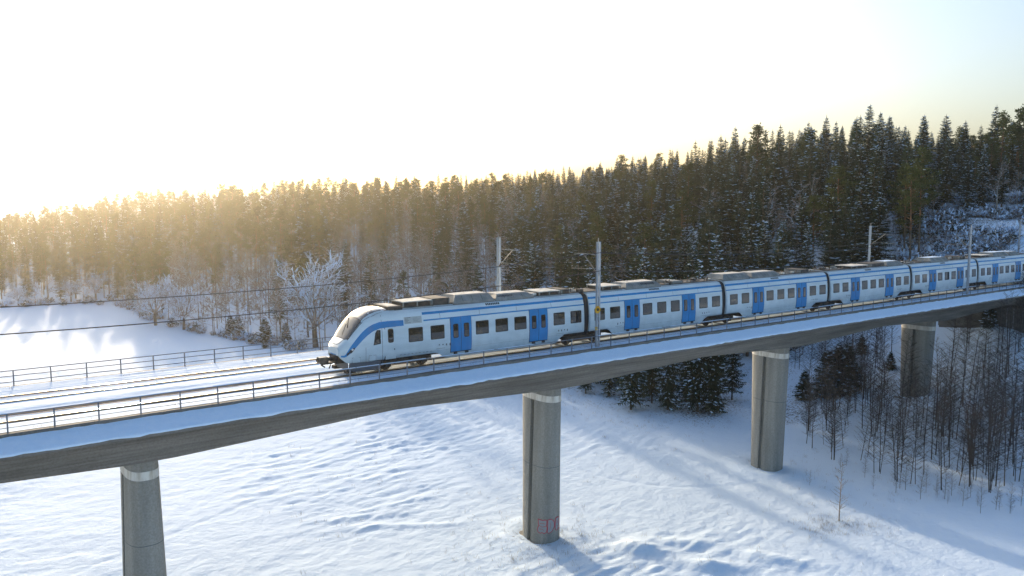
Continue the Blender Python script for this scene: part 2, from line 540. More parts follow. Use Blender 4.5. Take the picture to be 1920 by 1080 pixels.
at_ = me.attributes.new('grass', 'FLOAT', 'POINT'); at_.data.foreach_set('value', ga)
ground = bpy.data.objects.new('snow_ground', me)
COL.objects.link(ground)
tag(ground, 'snow-covered field rising into a wooded hillside', kind='structure')

# ------------------------------------------------------------------ viaduct
YC = 49.15                    # bridge centre line
YN, YF = 46.8, 51.5           # the two tracks
X0, X1 = -45.0, 260.0
XE = 117.0                    # abutment


def soffit(x):
    if x > XE: return -2.9
    s = abs(((x - PIER_X[0] + 14.9) % 29.8) - 14.9)
    if s < 1.2: return -3.2
    return -3.2 + (s - 1.2) / 13.7 * 0.66


via = empty('railway_viaduct', (38.3, YC, -3.3), 'long concrete railway viaduct with snowy edges carrying the train', 'bridge')
mb = MB()
xs = sorted(set([X0, X1] + [round(x, 2) for x in np.arange(X0, 125, 1.3)] + [p + d for p in PIER_X for d in (-1.2, 1.2)]))
for side in (-1, 1):
    rows = []
    for x in xs:
        zs = soffit(x)
        k = 0.42
        rows.append([(x, YC + side * 6.85, -0.70), (x, YC + side * 6.85, -0.93), (x, YC + side * 4.35, -1.32),
                     (x, YC + side * (4.35 - k * (abs(zs) - 1.32)), zs), (x, YC, zs)])
    n = 5
    vs = [p for r in rows for p in r]
    fs = []
    for i in range(len(rows) - 1):
        for k in range(n - 1):
            q = (i * n + k, i * n + k + 1, (i + 1) * n + k + 1, (i + 1) * n + k)
            fs.append(q if side < 0 else q[::-1])
    mb.add(vs, fs, 'girder')
shift = Vector((38.3, YC, -3.3))


def child(mb, name, parent, org, smooth=False, **t):
    mb.v = [(v[0] - org[0], v[1] - org[1], v[2] - org[2]) for v in mb.v]
    return mb.build(name, parent, smooth=smooth, **t)


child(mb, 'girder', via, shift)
# deck slab core
mb = MB()
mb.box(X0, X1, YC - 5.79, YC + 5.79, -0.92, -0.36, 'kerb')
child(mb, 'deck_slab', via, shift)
# kerbs
for side in (-1, 1):
    mb = MB()
    for i, x in enumerate(np.arange(X0, X1, 5.7)):
        y0, y1 = sorted((YC + side * 5.50, YC + side * 5.80))
        mb.box(x, x + 5.68, y0, y1, -0.42, 0.02, 'kerb')
    child(mb, 'kerb', via, shift)
# snow lying on the outer ledges
for side in (-1, 1):
    mb = MB()
    xs2 = np.arange(X0, X1, 0.45)
    prof = [(5.805, -0.13), (6.0, -0.27), (6.3, -0.41), (6.6, -0.53), (6.84, -0.64), (6.875, -0.70), (6.85, -0.78)]
    vs = []; n = len(prof)
    for i, x in enumerate(xs2):
        for j, (yy, zz) in enumerate(prof):
            e = 0.0
            if j >= n - 2: e = (vnoise(np.array([x * 1.3]), np.array([side * 5.0]))[0] - 0.5) * 0.05 + (vnoise(np.array([x * 4.1]), np.array([side * 9.0]))[0] - 0.5) * 0.05 - (0.04 if vnoise(np.array([x * .9]), np.array([33.0]))[0] > .86 else 0)
            if j == 0: e = (vnoise(np.array([x * 3.0]), np.array([3.3]))[0] - 0.6) * 0.05 + (vnoise(np.array([x * 9.0]), np.array([7.3]))[0] - 0.6) * 0.05
            vs.append((x, YC + side * yy, zz + e))
    fs = []
    for i in range(len(xs2) - 1):
        for k in range(n - 1):
            q = (i * n + k, i * n + k + 1, (i + 1) * n + k + 1, (i + 1) * n + k)
            fs.append(q if side < 0 else q[::-1])
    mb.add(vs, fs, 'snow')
    child(mb, 'ledge_snow', via, shift, smooth=True)

# snow on the deck with its drifts and hollows (one sheet, tracks cut dark grooves through ballast strips above it)
xs2 = np.concatenate([np.arange(X0, 60, 0.35), np.arange(60, X1, 0.9)])
ys2 = np.linspace(YC - 5.5, YC + 5.5, 111)
XX, YY = np.meshgrid(xs2, ys2, indexing='ij')


def deck_z(x, y):
    z = -0.062 + 0 * x
    for yt in (YN, YF):
        d = np.abs(y - yt)
        z = z - 0.012 * np.exp(-(d / 1.15) ** 4) + 0 * d
        z = z - 0.025 * np.exp(-((d - 0.62) / 0.10) ** 2)
        z = z + 0.04 * np.exp(-((d - 1.9) / 0.5) ** 2)
    edge = np.minimum(y - (YC - 5.5), (YC + 5.5) - y)
    z = z + 0.10 * np.exp(-(edge / 0.7) ** 2) + 0.05 * np.exp(-((y - YC) / 0.5) ** 2)
    z = z + 0.07 * fbm(x / 6.0, y / 0.5, 3) + 0.03 * fbm(x / 0.9, y / 0.7, 2)
    return z


ZZ = deck_z(XX, YY)
v = np.stack([XX.ravel(), YY.ravel(), ZZ.ravel()], 1)
nx, ny = XX.shape
ii, jj = np.meshgrid(np.arange(nx - 1), np.arange(ny - 1), indexing='ij')
q = np.stack([ii * ny + jj, (ii + 1) * ny + jj, (ii + 1) * ny + jj + 1, ii * ny + jj + 1], -1).reshape(-1, 4)
me = bpy.data.meshes.new('deck_snow')
me.vertices.add(len(v)); me.vertices.foreach_set('co', (v - np.array(shift)).ravel())
me.loops.add(q.size); me.loops.foreach_set('vertex_index', q.ravel())
me.polygons.add(len(q)); me.polygons.foreach_set('loop_start', np.arange(0, q.size, 4))
me.polygons.foreach_set('use_smooth', np.ones(len(q), bool))
me.update(calc_edges=True)
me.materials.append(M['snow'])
link('deck_snow', me, via)

# piers
def pier_section(z, ztop, zbot, groove):
    t = (z - ztop) / (zbot - ztop)
    a = 0.85 + 0.40 * t          # half size along the bridge
    b_ = 2.05 - 0.50 * t         # half size across
    pts = []
    N = 44
    for k in range(N):
        th = 2 * PI * (k + 0.5) / N
        c, s = math.cos(th), math.sin(th)
        e = 2 / 2.7
        pts.append([a * abs(c) ** e * (1 if c > 0 else -1), b_ * abs(s) ** e * (1 if s > 0 else -1)])
    out = []
    g = 0.22
    for k in range(N):
        x, y = pts[k]
        xn, yn = pts[(k + 1) % N]
        out.append((x, y))
        if y * yn < 0:          # crosses y=0 : insert groove
            sx = 1 if x > 0 else -1
            s = 1 if y > 0 else -1
            dep = 0.30 if groove else 0.0
            ax = a * sx
            out += [(ax, s * g * 0.999), (ax - sx * dep, s * g * 0.93), (ax - sx * dep, -s * g * 0.93), (ax, -s * g * 0.999)]
    # drop profile points falling inside the groove
    res = [p for p in out if abs(p[1]) > g * 0.9 or abs(abs(p[0]) - a) < 1e-6 or abs(abs(p[0]) - (a - (0.30 if groove else 0))) < 1e-6]
    return res


PLAB = ['tapered concrete pier at the lower left under the empty track', 'grooved concrete pier with red graffiti near its foot',
        'plain grooved concrete pier between graffiti pier and thicket', 'darker concrete pier standing behind the bare thicket']
for k, px_ in enumerate(PIER_X):
    ztop = -3.3
    zb = float(min(height([px_ - 1.5, px_ + 1.5, px_], [YC - 2, YC - 2, YC + 2])))
    org = (px_, YC, zb)
    p = empty('bridge_pier', org, PLAB[k], 'bridge pier', 'concrete piers under the viaduct')
    mb = MB()
    levels = [(ztop, False), (-4.70, False), (-4.701, True)] + [(z, True) for z in np.linspace(-5.5, zb - 0.8, 6)]
    secs = [pier_section(z, -3.3, -16.3, g_) for z, g_ in levels]
    n = min(len(s_) for s_ in secs)
    assert all(len(s_) == n for s_ in secs), [len(s_) for s_ in secs]
    vs = [(x, y, z - zb) for (z, g_), s_ in zip(levels, secs) for x, y in s_]
    fs = [(i * n + j, (i + 1) * n + j, (i + 1) * n + (j + 1) % n, i * n + (j + 1) % n) for i in range(len(levels) - 1) for j in range(n)]
    fs.append(tuple(range(n)))
    mb.add(vs, [f[::-1] if len(f) == 4 else f for f in fs], 'pier')
    mb.build('shaft', p)
    mb = MB()
    vs = []
    for z in (-4.71, -4.20):
        sec = [(x * 1.016, y * 1.010) for x, y in pier_section(z, -3.3, -16.3, False)]
        n = len(sec)
        vs += [(x, y, z - zb) for x, y in sec]
    mb.add(vs, [(j, (j + 1) % n, n + (j + 1) % n, n + j) for j in range(n)], 'band')
    mb.build('pale_band', p)
    # construction joint lines
    mb = MB()
    for zj in [q_ for q_ in ((-10.0,) if k == 1 else (-9.2,) if k == 2 else (-8.6,)) if q_ > zb + 1]:
        sec = pier_section(zj, -3.3, -16.3, True)
        n = len(sec)
        vs = [(x * 1.003, y * 1.003, zj + dz - zb) for dz in (0, 0.04) for x, y in sec]
        mb.add(vs, [(j, (j + 1) % n, n + (j + 1) % n, n + j) for j in range(n)], 'grey')
    if mb.v: mb.build('pour_joint', p)
    mb = MB()
    mb.box(-1.6, 1.15, -1.25, 1.8, -1.2, -0.3 if k != 1 else -0.02, 'pier')
    mb.build('footing', p)
    if k == 1:
        # sprayed bubble letters on the camera side of the shaft
        def surf(u, zz):    # u = 0..1 across the face seen from the field
            th = rad(-151) + u * rad(88)
            a = 0.85 + 0.40 * (-3.3 - zz) / 13.0
            b_ = 2.05 - 0.50 * (-3.3 - zz) / 13.0
            e = 2 / 2.7
            c, s = math.cos(th), math.sin(th)
            return (1.012 * a * abs(c) ** e * (1 if c > 0 else -1), 1.012 * b_ * abs(s) ** e * (1 if s > 0 else -1), zz - zb)

        def curve(pts, closed=True):
            P = pts + [pts[0]] if closed else pts
            out = []
            for i in range(len(P) - 1):
                for t in np.linspace(0, 1, 5)[:-1]:
                    out.append((P[i][0] * (1 - t) + P[i + 1][0] * t, P[i][1] * (1 - t) + P[i + 1][1] * t))
            out.append(P[-1])
            # smooth
            for _ in range(2):
                o2 = list(out)
                for i in range(1, len(out) - 1):
                    o2[i] = ((out[i - 1][0] + 2 * out[i][0] + out[i + 1][0]) / 4, (out[i - 1][1] + 2 * out[i][1] + out[i + 1][1]) / 4)
                out = o2
            return out
        zlo, zhi = zb + 0.85, zb + 2.05
        gr = MB(); fl = MB()
        # outlines read from the pillar: an S/5 shape, a D shape, an E/S shape
        s1 = [(.02, .98), (.2, .92), (.40, .97), (.42, .80), (.40, .55), (.44, .42), (.42, .10), (.30, .02), (.22, .10), (.12, .02), (.02, .12), (.0, .35), (.06, .50), (.03, .70)]
        s2 = [(.46, .95), (.62, .98), (.70, .80), (.71, .40), (.66, .12), (.56, .02), (.45, .06), (.47, .50)]
        s3 = [(.74, .95), (.86, 1.0), (.96, .93), (.93, .78), (.97, .60), (.92, .50), (.98, .30), (.99, .10), (.90, .22), (.82, .06), (.74, .16), (.73, .55)]
        ins = [[(.06, .58), (.18, .46), (.34, .50), (.40, .56)], [(.10, .70), (.25, .74), (.34, .66)], [(.08, .30), (.20, .34), (.30, .22)],
               [(.56, .75), (.60, .5), (.55, .25)], [(.80, .78), (.86, .66), (.80, .58)], [(.80, .40), (.88, .36), (.84, .24)]]
        for sp in (s1, s2, s3):
            c = curve(sp)
            gr.tube([surf(u, zlo + t * (zhi - zlo)) for u, t in c], 0.03, 'red', 4)
            cu = sum(p_[0] for p_ in sp) / len(sp); ct = sum(p_[1] for p_ in sp) / len(sp)
            vs = [surf(cu, zlo + ct * (zhi - zlo))] + [surf(cu + (u - cu) * .97, zlo + (ct + (t - ct) * .97) * (zhi - zlo)) for u, t in c]
            vs = [(x * 1.004, y * 1.004, z) for x, y, z in vs]
            fl.add(vs, [(0, i, i + 1) for i in range(1, len(vs) - 1)], 'fill')
        for sp in ins:
            gr.tube([surf(u, zlo + t * (zhi - zlo)) for u, t in curve(sp, False)], 0.016, 'red', 4)
        g_ = gr.build('graffiti', p, label='red outlined bubble letters sprayed on the pier')
        fl.build('graffiti_fill', g_)

# abutment
ab = empty('bridge_abutment', (XE, YC, -6), 'dark shaded concrete abutment under the far right end of the viaduct', 'abutment')
mb = MB()
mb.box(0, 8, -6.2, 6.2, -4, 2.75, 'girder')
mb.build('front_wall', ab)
for s_ in (-1, 1):
    mb = MB()
    y0, y1 = sorted((s_ * 6.2, s_ * 6.6))
    mb.prism([(y0, -4), (y1, -4), (y1, 4.95), (y0, 4.95)], 0.6, 24, 'girder')
    mb.build('wing_wall', ab)
for yy in (-3.5, -2.7):
    mb = MB(); mb.tube([(-0.05, yy, -3), (-0.05, yy, 2.7)], 0.05, 'galv', 6); mb.build('drain_pipe', ab)

# tracks
def track(yt, label, nx_):
    t = empty('railway_track', (0, yt, 0), label, 'railway track', 'tracks on the viaduct')
    for k, (dy, w_, zt) in enumerate([(-0.755, .036, 0.0), (0.755, .036, 0.0)]):
        mb = MB()
        prof = [(-.07, -.17), (.07, -.17), (.07, -.15), (.012, -.13), (.012, -.045), (w_, -.035), (w_, -.004), (.02, 0), (-.02, 0), (-w_, -.004), (-w_, -.035), (-.012, -.045), (-.012, -.13), (-.07, -.15)]
        mb.prism([(dy + y, z) for y, z in prof], X0, X1, 'rail')
        r = mb.build('rail', t)
        mb = MB(); mb.box(X0, X1, dy - .03, dy + .03, 0.001, 0.004, 'railhead'); mb.build('running_surface', r)
    for dy in (-0.5, 0.5):
        mb = MB()
        mb.prism([(dy + y, z) for y, z in [(-.06, -.17), (.06, -.17), (.03, -.065), (-.03, -.065)]], X0, X1, 'rail')
        mb.build('guard_rail', t)
    # bare ballast strips swept by trains, between and beside the rails (ragged edge)
    mb = MB()
    for dy, ww, z0 in nx_:
        xs3 = np.concatenate([np.arange(X0, 70, 0.25), np.arange(70, X1, 0.8)])
        vs = []
        for x in xs3:
            e1 = (vnoise(np.array([x * 0.8]), np.array([dy * 7]))[0] - .4) * ww * 0.9
            e2 = (vnoise(np.array([x * 0.9 + 50]), np.array([dy * 7]))[0] - .4) * ww * 0.9
            vs += [(x, dy - ww / 2 - e1, z0 - 0.10), (x, dy - ww / 4, z0), (x, dy + ww / 4, z0), (x, dy + ww / 2 + e2, z0 - 0.10)]
        fs = [(i * 4 + j, i * 4 + 4 + j, i * 4 + 5 + j, i * 4 + 1 + j) for i in range(len(xs3) - 1) for j in range(3)]
        mb.add(vs, fs, 'ballast')
    o = mb.build('bare_ballast', t); o['kind'] = 'stuff'
    return t


track(YN, 'near railway track carrying the train, rails shining beside brown ballast', [(-0.93, 0.17, -0.045), (-0.63, 0.06, -0.06)])
track(YF, 'empty far railway track half buried in snow', [(-0.62, 0.05, -0.07)])

# railings
def railing(y, ph, label, rails, sp=1.93, wide=False):
    r = empty('bridge_railing', (0, y, 0), label, 'railing', 'steel railings along the viaduct edges')
    mbp = MB()
    mbp.box(-.035, .035, -.02, .02, -0.12, 0.93, 'railing')
    mbp.box(-.09, .09, -.07, .07, -0.12, -0.10, 'railing')
    pm = mbp.mesh('railing_post')
    for i in range(-16, 60):
        link('post', pm, r, (ph + i * sp, 0, random.uniform(-.006, .006)))
    for z, rr_ in rails:
        mb = MB()
        mb.tube([(X0, 0, z), (ph + 60 * sp, 0, z)], rr_, 'railing', 6)
        mb.build('handrail' if z > .9 else 'lower_rail', r)
    if wide:
        mb = MB()
        x = X0
        while x < ph + 60 * sp:
            L = random.uniform(1.5, 6)
            if random.random() < 0.8: mb.prism([(-.03, .956), (.03, .956), (.028, .972), (0, .985), (-.028, .972)], x, x + L, 'snow')
            x += L + random.uniform(0, 1.2)
        o = mb.build('handrail_snow', r); o['kind'] = 'stuff'
    return r


railing(YC - 5.65, 2.65, 'near steel railing on the viaduct edge facing the camera', [(0.93, .03), (0.27, .016)], wide=True)
railing(YC + 5.65, 3.80, 'far three-bar steel railing beyond the empty track', [(0.94, .03), (0.62, .026), (0.27, .026)])

# small dead plants on the ballast shoulder
mb = MB()
for i in range(170):
    x = random.uniform(-5, 95); y = YC - 5.3 + random.random() ** 2 * 1.0
    if random.random() < .25: y = YC + 5.1 + random.uniform(-.3, .2)
    for k in range(random.randint(3, 9)):
        a = random.uniform(0, 6.28); l = random.uniform(.06, .26); d = random.uniform(.03, .22)
        px_, py_ = x + random.gauss(0, .12), y + random.gauss(0, .08)
        z = -0.07
        mb.add([(px_ - .008, py_, z), (px_ + .008, py_, z), (px_ + math.cos(a) * d, py_ + math.sin(a) * d, z + l)], [(0, 1, 2)], 'straw' if k % 3 else 'bark')
tag(mb.build('dead_weeds'), 'small dead weeds poking through the snow beside the near railing', 'weeds', kind='stuff')

# ------------------------------------------------------------------ masts, wires
def mast(x, y, side, label, arm=True, foot=True, top=8.0):
    t = empty('catenary_mast', (x, y, -0.1), label, 'catenary mast', 'catenary masts beside the tracks')
    for dx in (-.13, .13):
        mb = MB()
        prof = [(-.05, 0), (.05, 0), (.05, .012), (-.04, .012), (-.04, .09), (.05, .09), (.05, .10), (-.05, .10)]
        # channel leg (prism along z built by hand)
        vs = []
        n = len(prof)
        s_ = -1 if dx < 0 else 1
        for z in (0, top):
            vs += [(dx + s_ * (p[0]) * 0.9, p[1] * 1.6 - .08, z) for p in prof]
        fs = [(i, (i + 1) % n, n + (i + 1) % n, n + i) for i in range(n)] + [tuple(range(n)), tuple(range(n, 2 * n))]
        mb.add(vs, fs, 'galv')
        mb.build('leg', t)
    z = 0.4; k = 0
    mb = MB()
    while z < top - .3:
        a, b_ = (-.12, .12) if k % 2 else (.12, -.12)
        mb.tube([(a, -.05, z), (b_, -.05, z + .45)], .012, 'galv', 4, False)
        mb.box(-.12, .12, -.085, -.07, z, z + .05, 'galv')
        z += .5; k += 1
    o = mb.build('lacing', t)
    if foot:
        mb = MB()
        mb.box(-.45, .45, -.3, .3, -.12, .06, 'rust')
        for dx in (-.35, .35):
            for dy in (-.2, .2):
                mb.tube([(dx, dy, .06), (dx, dy, .16)], .03, 'galv', 6)
        mb.build('base_plate', t)
    if arm:
        ty = (YN if side > 0 else YF) - y        # cantilever reaches over its own track
        mb = MB(); mb.tube([(0, 0, 5.55), (0, ty * .62, 7.05)], .032, 'armgrey', 6); mb.build('bracket_tube', t)
        mb = MB(); mb.tube([(0, 0, 7.0), (0, ty * .62, 7.05), (0, ty, 6.95)], .014, 'galv', 5); mb.build('stay_rod', t)
        mb = MB(); mb.tube([(0, ty * .22, 5.95), (0, ty * 1.12, 5.85)], .018, 'armgrey', 6); mb.build('steady_arm', t)
        mb = MB()
        for q in range(4):
            mb.tube([(0, .12 * (1 if ty > 0 else -1) * (1 + .5 * q), 5.6 + .06 * q), (0, .12 * (1 if ty > 0 else -1) * (1.25 + .5 * q), 5.63 + .06 * q)], .07, 'brown', 8)
        mb.build('insulator', t)
    mb = MB(); mb.tube([(-.13, -.12, top - .05), (-.13, -.12, top + .3)], .02, 'galv', 5); mb.build('top_pin', t)
    return t


nm = mast(40.4, 44.05, 1, 'near catenary mast beside the first carriage joint, sunflower tied to it')
mast(99.6, 44.05, 1, 'near catenary mast far along the viaduct, before the fifth joint')
mast(38.9, 54.75, -1, 'far catenary mast rising behind the roof of the first carriage')
mast(96.5, 54.75, -1, 'far catenary mast with bracket above the fourth carriage')
mast(140.5, 54.75, -1, 'slender catenary mast at the far right above the last carriage')
for z, s_ in ((1.55, .10), (1.42, .08)):
    mb = MB(); mb.box(-.28 - s_, -.12, -.13, -.1, z, z + .10, 'ochre'); mb.build('tag_plate', nm)
# sunflower
sf = empty('sunflower', (40.24, 43.90, 2.85), 'yellow sunflower with brown centre fixed to the near mast', 'sunflower')
mb = MB()
for ring, (n, r0, r1) in enumerate(((16, .11, .33), (16, .10, .27))):
    for k in range(n):
        a = 2 * PI * (k + .5 * ring) / n
        c, s_ = math.cos(a), math.sin(a); wd = .055
        mb.add([(c * r0 - s_ * wd * .6, -.02 * ring, s_ * r0 + c * wd * .6), (c * r0 + s_ * wd * .6, -.02 * ring, s_ * r0 - c * wd * .6),
                (c * (r0 + r1) / 2 + s_ * wd, -.03 - .02 * ring, s_ * (r0 + r1) / 2 - c * wd), (c * r1, -.02 * ring + .01, s_ * r1),
                (c * (r0 + r1) / 2 - s_ * wd, -.03 - .02 * ring, s_ * (r0 + r1) / 2 + c * wd)], [(0, 1, 2, 3, 4)], 'yellow')
mb.build('petals', sf)
mb = MB()
vs = [(0, -.08, 0)] + [(.12 * math.cos(a), -.045, .12 * math.sin(a)) for a in np.linspace(0, 2 * PI, 13)[:-1]] + [(.13 * math.cos(a), 0.02, .13 * math.sin(a)) for a in np.linspace(0, 2 * PI, 13)[:-1]]
mb.add(vs, [(0, 1 + i, 1 + (i + 1) % 12) for i in range(12)] + [(1 + i, 13 + i, 13 + (i + 1) % 12, 1 + (i + 1) % 12) for i in range(12)], 'brown')
mb.build('flower_centre', sf)


def wire(pts, r, m, name, label, n=5):
    mb = MB()
    for (a, b_, sag) in pts:
        P = []
        for t in np.linspace(0, 1, 25):
            P.append((a[0] + (b_[0] - a[0]) * t, a[1] + (b_[1] - a[1]) * t, a[2] + (b_[2] - a[2]) * t - 4 * sag * t * (1 - t)))
        mb.tube(P, r, m, n, False)
    o = mb.build(name); tag(o, label, 'wire', 'overhead wires along the viaduct')
    return o


wire([((-18.8, 43.4, 5.55), (40.4, 43.85, 5.75), 1.0), ((40.4, 43.85, 5.75), (99.6, 43.85, 5.75), 0.9)], .032, 'wire', 'feeder_wire', 'lower thick dark wire crossing the snowy field at the left')
wire([((-18.8, 43.4, 6.85), (40.4, 43.85, 7.1), 1.05), ((40.4, 43.85, 7.1), (99.6, 43.85, 7.1), 0.9)], .028, 'wire', 'feeder_wire', 'upper thick dark wire in front of the snowy forest edge')
for yt, xs_, nm_, in_ in ((YN, (-18.8, 40.4, 99.6, 158), 'near', 1), (YF, (-18.8, 38.9, 96.5, 140.5), 'far', 0)):
    seg = [((xs_[i], yt, 5.85), (xs_[i + 1], yt, 5.85), .05) for i in range(3) if not (i == 0)]
    wire(seg, .0075, 'thinwire', 'contact_wire', 'thin contact wire above the %s track' % nm_, 4)
    seg = [((xs_[i], yt, 6.95), (xs_[i + 1], yt, 6.95), .65) for i in range(3) if not (i == 0)]
    wire(seg, .0075, 'thinwire', 'messenger_wire', 'thin sagging messenger wire above the %s contact wire' % nm_, 4)

# ------------------------------------------------------------------ train (origin on the near track at x = 0)
train = empty('commuter_train', (0, YN, 0), 'white and blue commuter train crossing the snowy viaduct', 'train')
BODY = [(0.0, 4.0), (0.55, 3.985), (0.95, 3.94), (1.22, 3.84), (1.36, 3.68), (1.45, 3.45), (1.53, 3.15), (1.59, 2.7), (1.625, 2.2), (1.635, 1.7), (1.62, 1.2), (1.58, 0.8), (1.52, 0.42)]
BY = np.array([p[0] for p in BODY]); BZ = np.array([p[1] for p in BODY])
NX = [20.42, 20.50, 20.66, 20.95, 21.3, 21.7, 22.05, 22.4, 22.8, 23.3, 23.9]
NW = [0.80, 0.98, 1.13, 1.28, 1.39, 1.47, 1.52, 1.565, 1.60, 1.625, 1.635]
NT = [1.75, 1.92, 2.08, 2.36, 2.84, 3.34, 3.66, 3.88, 4.02, 4.08, 4.04]
NB = [1.25, 1.10, 0.95, 0.72, 0.55, 0.45, 0.42, 0.42, 0.42, 0.42, 0.42]


def sect(x):
    if x >= 23.9:
        return BY, BZ
    w_ = np.interp(x, NX, NW) / 1.635; T_ = np.interp(x, NX, NT); B_ = np.interp(x, NX, NB)
    return BY * w_, B_ + (T_ - B_) * (BZ - 0.42) / (4.0 - 0.42)


def ys(x, z):
    y, zz = sect(x)
    return float(np.interp(z, zz[::-1], y[::-1]))


def zt(x, y):
    yy, zz = sect(x)
    return float(np.interp(abs(y), yy[:10], zz[:10]))


JOINTS = [40.32 + 16.1 * k for k in range(6)]
CARS = [(20.42, JOINTS[0])] + [(JOINTS[k], JOINTS[k + 1]) for k in range(5)]


def body_mesh(xa, xb, cut):
    """side shell from xa to xb; cut(x) gives the bottom edge"""
    xs_ = list(np.linspace(max(xa, 23.9) if xa > 21 else 23.9, xb, 60))
    if xa < 21: xs_ = NX[:-1] + [20.58, 20.8, 21.1, 21.5, 21.9, 22.2, 22.6, 23.05, 23.6] + xs_
    xs_ = sorted(set(round(x, 3) for x in xs_))
    extra = []
    vs = []; n = 2 * len(BODY) - 1
    for x in xs_:
        yy, zz = sect(x)
        zb_ = cut(x)
        row = []
        for y, z in zip(yy[::-1], zz[::-1]):
            row.append((x, -float(y), max(float(z), zb_)))
        for y, z in list(zip(yy, zz))[1:]:
            row.append((x, float(y), max(float(z), zb_)))
        vs += row
    fs = []
    for i in range(len(xs_) - 1):
        for k in range(n - 1):
            fs.append((i * n + k, i * n + k + 1, (i + 1) * n + k + 1, (i + 1) * n + k))
    fs.append(tuple(range(n)))
    fs.append(tuple(range((len(xs_) - 1) * n, len(xs_) * n))[::-1])
    return vs, [f[::-1] for f in fs]


def rrect(x0, x1, z0, z1, r, n=4):
    pts = []
    for cx, cz, a0 in ((x1 - r, z1 - r, 0), (x0 + r, z1 - r, 90), (x0 + r, z0 + r, 180), (x1 - r, z0 + r, 270)):
        for k in range(n + 1):
            a = rad(a0 + 90 * k / n)
            pts.append((cx + r * math.cos(a), cz + r * math.sin(a)))
    return pts


def decal(mb, pts, off, m, side=-1, rim=True):
    """outline pts (x,z) laid on the body side, standing off by `off`"""
    n = len(pts)
    cx = sum(p[0] for p in pts) / n; cz = sum(p[1] for p in pts) / n
    f = lambda x, z, o: (x, side * (ys(x, z) + o), z)
    NR = 5
    vs = [f(cx, cz, off)]
    for k in range(1, NR + 1): vs += [f(cx + (x - cx) * k / NR, cz + (z - cz) * k / NR, off) for x, z in pts]
    vs += [f(x, z, -0.03) for x, z in pts]
    fs = []
    for i in range(n):
        j = (i + 1) % n
        fs.append((0, 1 + i, 1 + j))
        for k in range(NR): fs.append((1 + k * n + i, 1 + (k + 1) * n + i, 1 + (k + 1) * n + j, 1 + k * n + j))
    if side > 0: fs = [q[::-1] for q in fs]
    mb.add(vs, fs, m)


def rows(mb, x0, x1, z0, z1, rd, off, m, side=-1):
    """rounded pane built from flat horizontal rows so that it mirrors cleanly"""
    zs = [z0, z0 + rd * .15, z0 + rd * .45, z0 + rd] + list(np.linspace(z0 + rd, z1 - rd, 5))[1:-1] + [z1 - rd, z1 - rd * .45, z1 - rd * .15, z1]
    vs = []
    for z in zs:
        e = min(z - z0, z1 - z)
        q = rd - math.sqrt(max(0, rd * rd - (rd - e) ** 2)) if e < rd else 0
        y = side * (ys((x0 + x1) / 2, z) + off)
        vs += [(x0 + q, y, z), (x1 - q, y, z)]
    n = len(zs)
    mb.add(vs, [(2 * i, 2 * i + 1, 2 * i + 3, 2 * i + 2) for i in range(n - 1)], m)


def strip(mb, xa, xb, lo, hi, off, m, side=-1, dx=0.5, nz=3):
    """band between z=lo(x) and z=hi(x) along the side"""
    lo_ = lo if callable(lo) else (lambda x: lo); hi_ = hi if callable(hi) else (lambda x: hi)
    N = max(2, int((xb - xa) / dx) + 1)
    vs = []
    for x in np.linspace(xa, xb, N):
        for k in range(nz + 1):
            z = lo_(x) + (hi_(x) - lo_(x)) * k / nz
            vs.append((x, side * (ys(x, z) + off), z))
    n = nz + 1
    fs = [(i * n + k, (i + 1) * n + k, (i + 1) * n + k + 1, i * n + k + 1) for i in range(N - 1) for k in range(nz)]
    if side > 0: fs = [q[::-1] for q in fs]
    mb.add(vs, fs, m)


def win(car, x0, x1, z0=1.78, z1=2.71, side=-1):
    mb = MB()
    decal(mb, rrect(x0, x1, z0, z1, .07), .010, 'black', side)
    rows(mb, x0 + .055, x1 - .055, z0 + .055, z1 - .055, .05, .018, 'pane', side)
    mb.build('window', car)


def door(car, xc, side=-1):
    for s_ in (-1, 1):
        xa, xb = sorted((xc + s_ * .83, xc + s_ * .012))
        mb = MB()
        strip(mb, xa, xb, .80, 3.10, .022, 'blue', side, dx=.3, nz=8)
        for xx in (xa, xb):
            vs = []
            for z in np.linspace(.8, 3.1, 6): vs += [(xx, side * (ys(xx, z) + .022), z), (xx, side * (ys(xx, z) - .02), z)]
            mb.add(vs, [(2 * i, 2 * i + 1, 2 * i + 3, 2 * i + 2) for i in range(5)], 'black')
        decal(mb, rrect(xc + s_ * .43 - .21, xc + s_ * .43 + .21, 1.72, 2.68, .10), .032, 'black', side)
        rows(mb, xc + s_ * .43 - .16, xc + s_ * .43 + .16, 1.77, 2.63, .07, .040, 'pane', side)
        mb.build('door_leaf', car)
    mb = MB(); strip(mb, xc - .86, xc + .86, .74, 3.13, .005, 'black', side, dx=.4, nz=6)
    for k in (-.45, .45): mb.box(xc + k - .12, xc + k + .12, side * 1.60 - .06, side * 1.60 + .06, .62, .74, 'dark')
    mb.build('door_seal', car)


def sub(car, name, fn, smooth=False, **t):
    mb = MB(); fn(mb); return mb.build(name, car, smooth=smooth, **t)


def wheelset(mb, x):
    for y in (-.75, .75):
        N = 20
        r = .42
        ring = [(x + r * math.cos(2 * PI * k / N), y, .42 + r * math.sin(2 * PI * k / N)) for k in range(N)]
        vs = [(p[0], y - .065, p[2]) for p in ring] + [(p[0], y + .065, p[2]) for p in ring]
        mb.add(vs, [(k, (k + 1) % N, N + (k + 1) % N, N + k) for k in range(N)] + [tuple(range(N)), tuple(range(N, 2 * N))[::-1]], 'rust')
    mb.tube([(x, -.8, .42), (x, .8, .42)], .08, 'dark', 8)


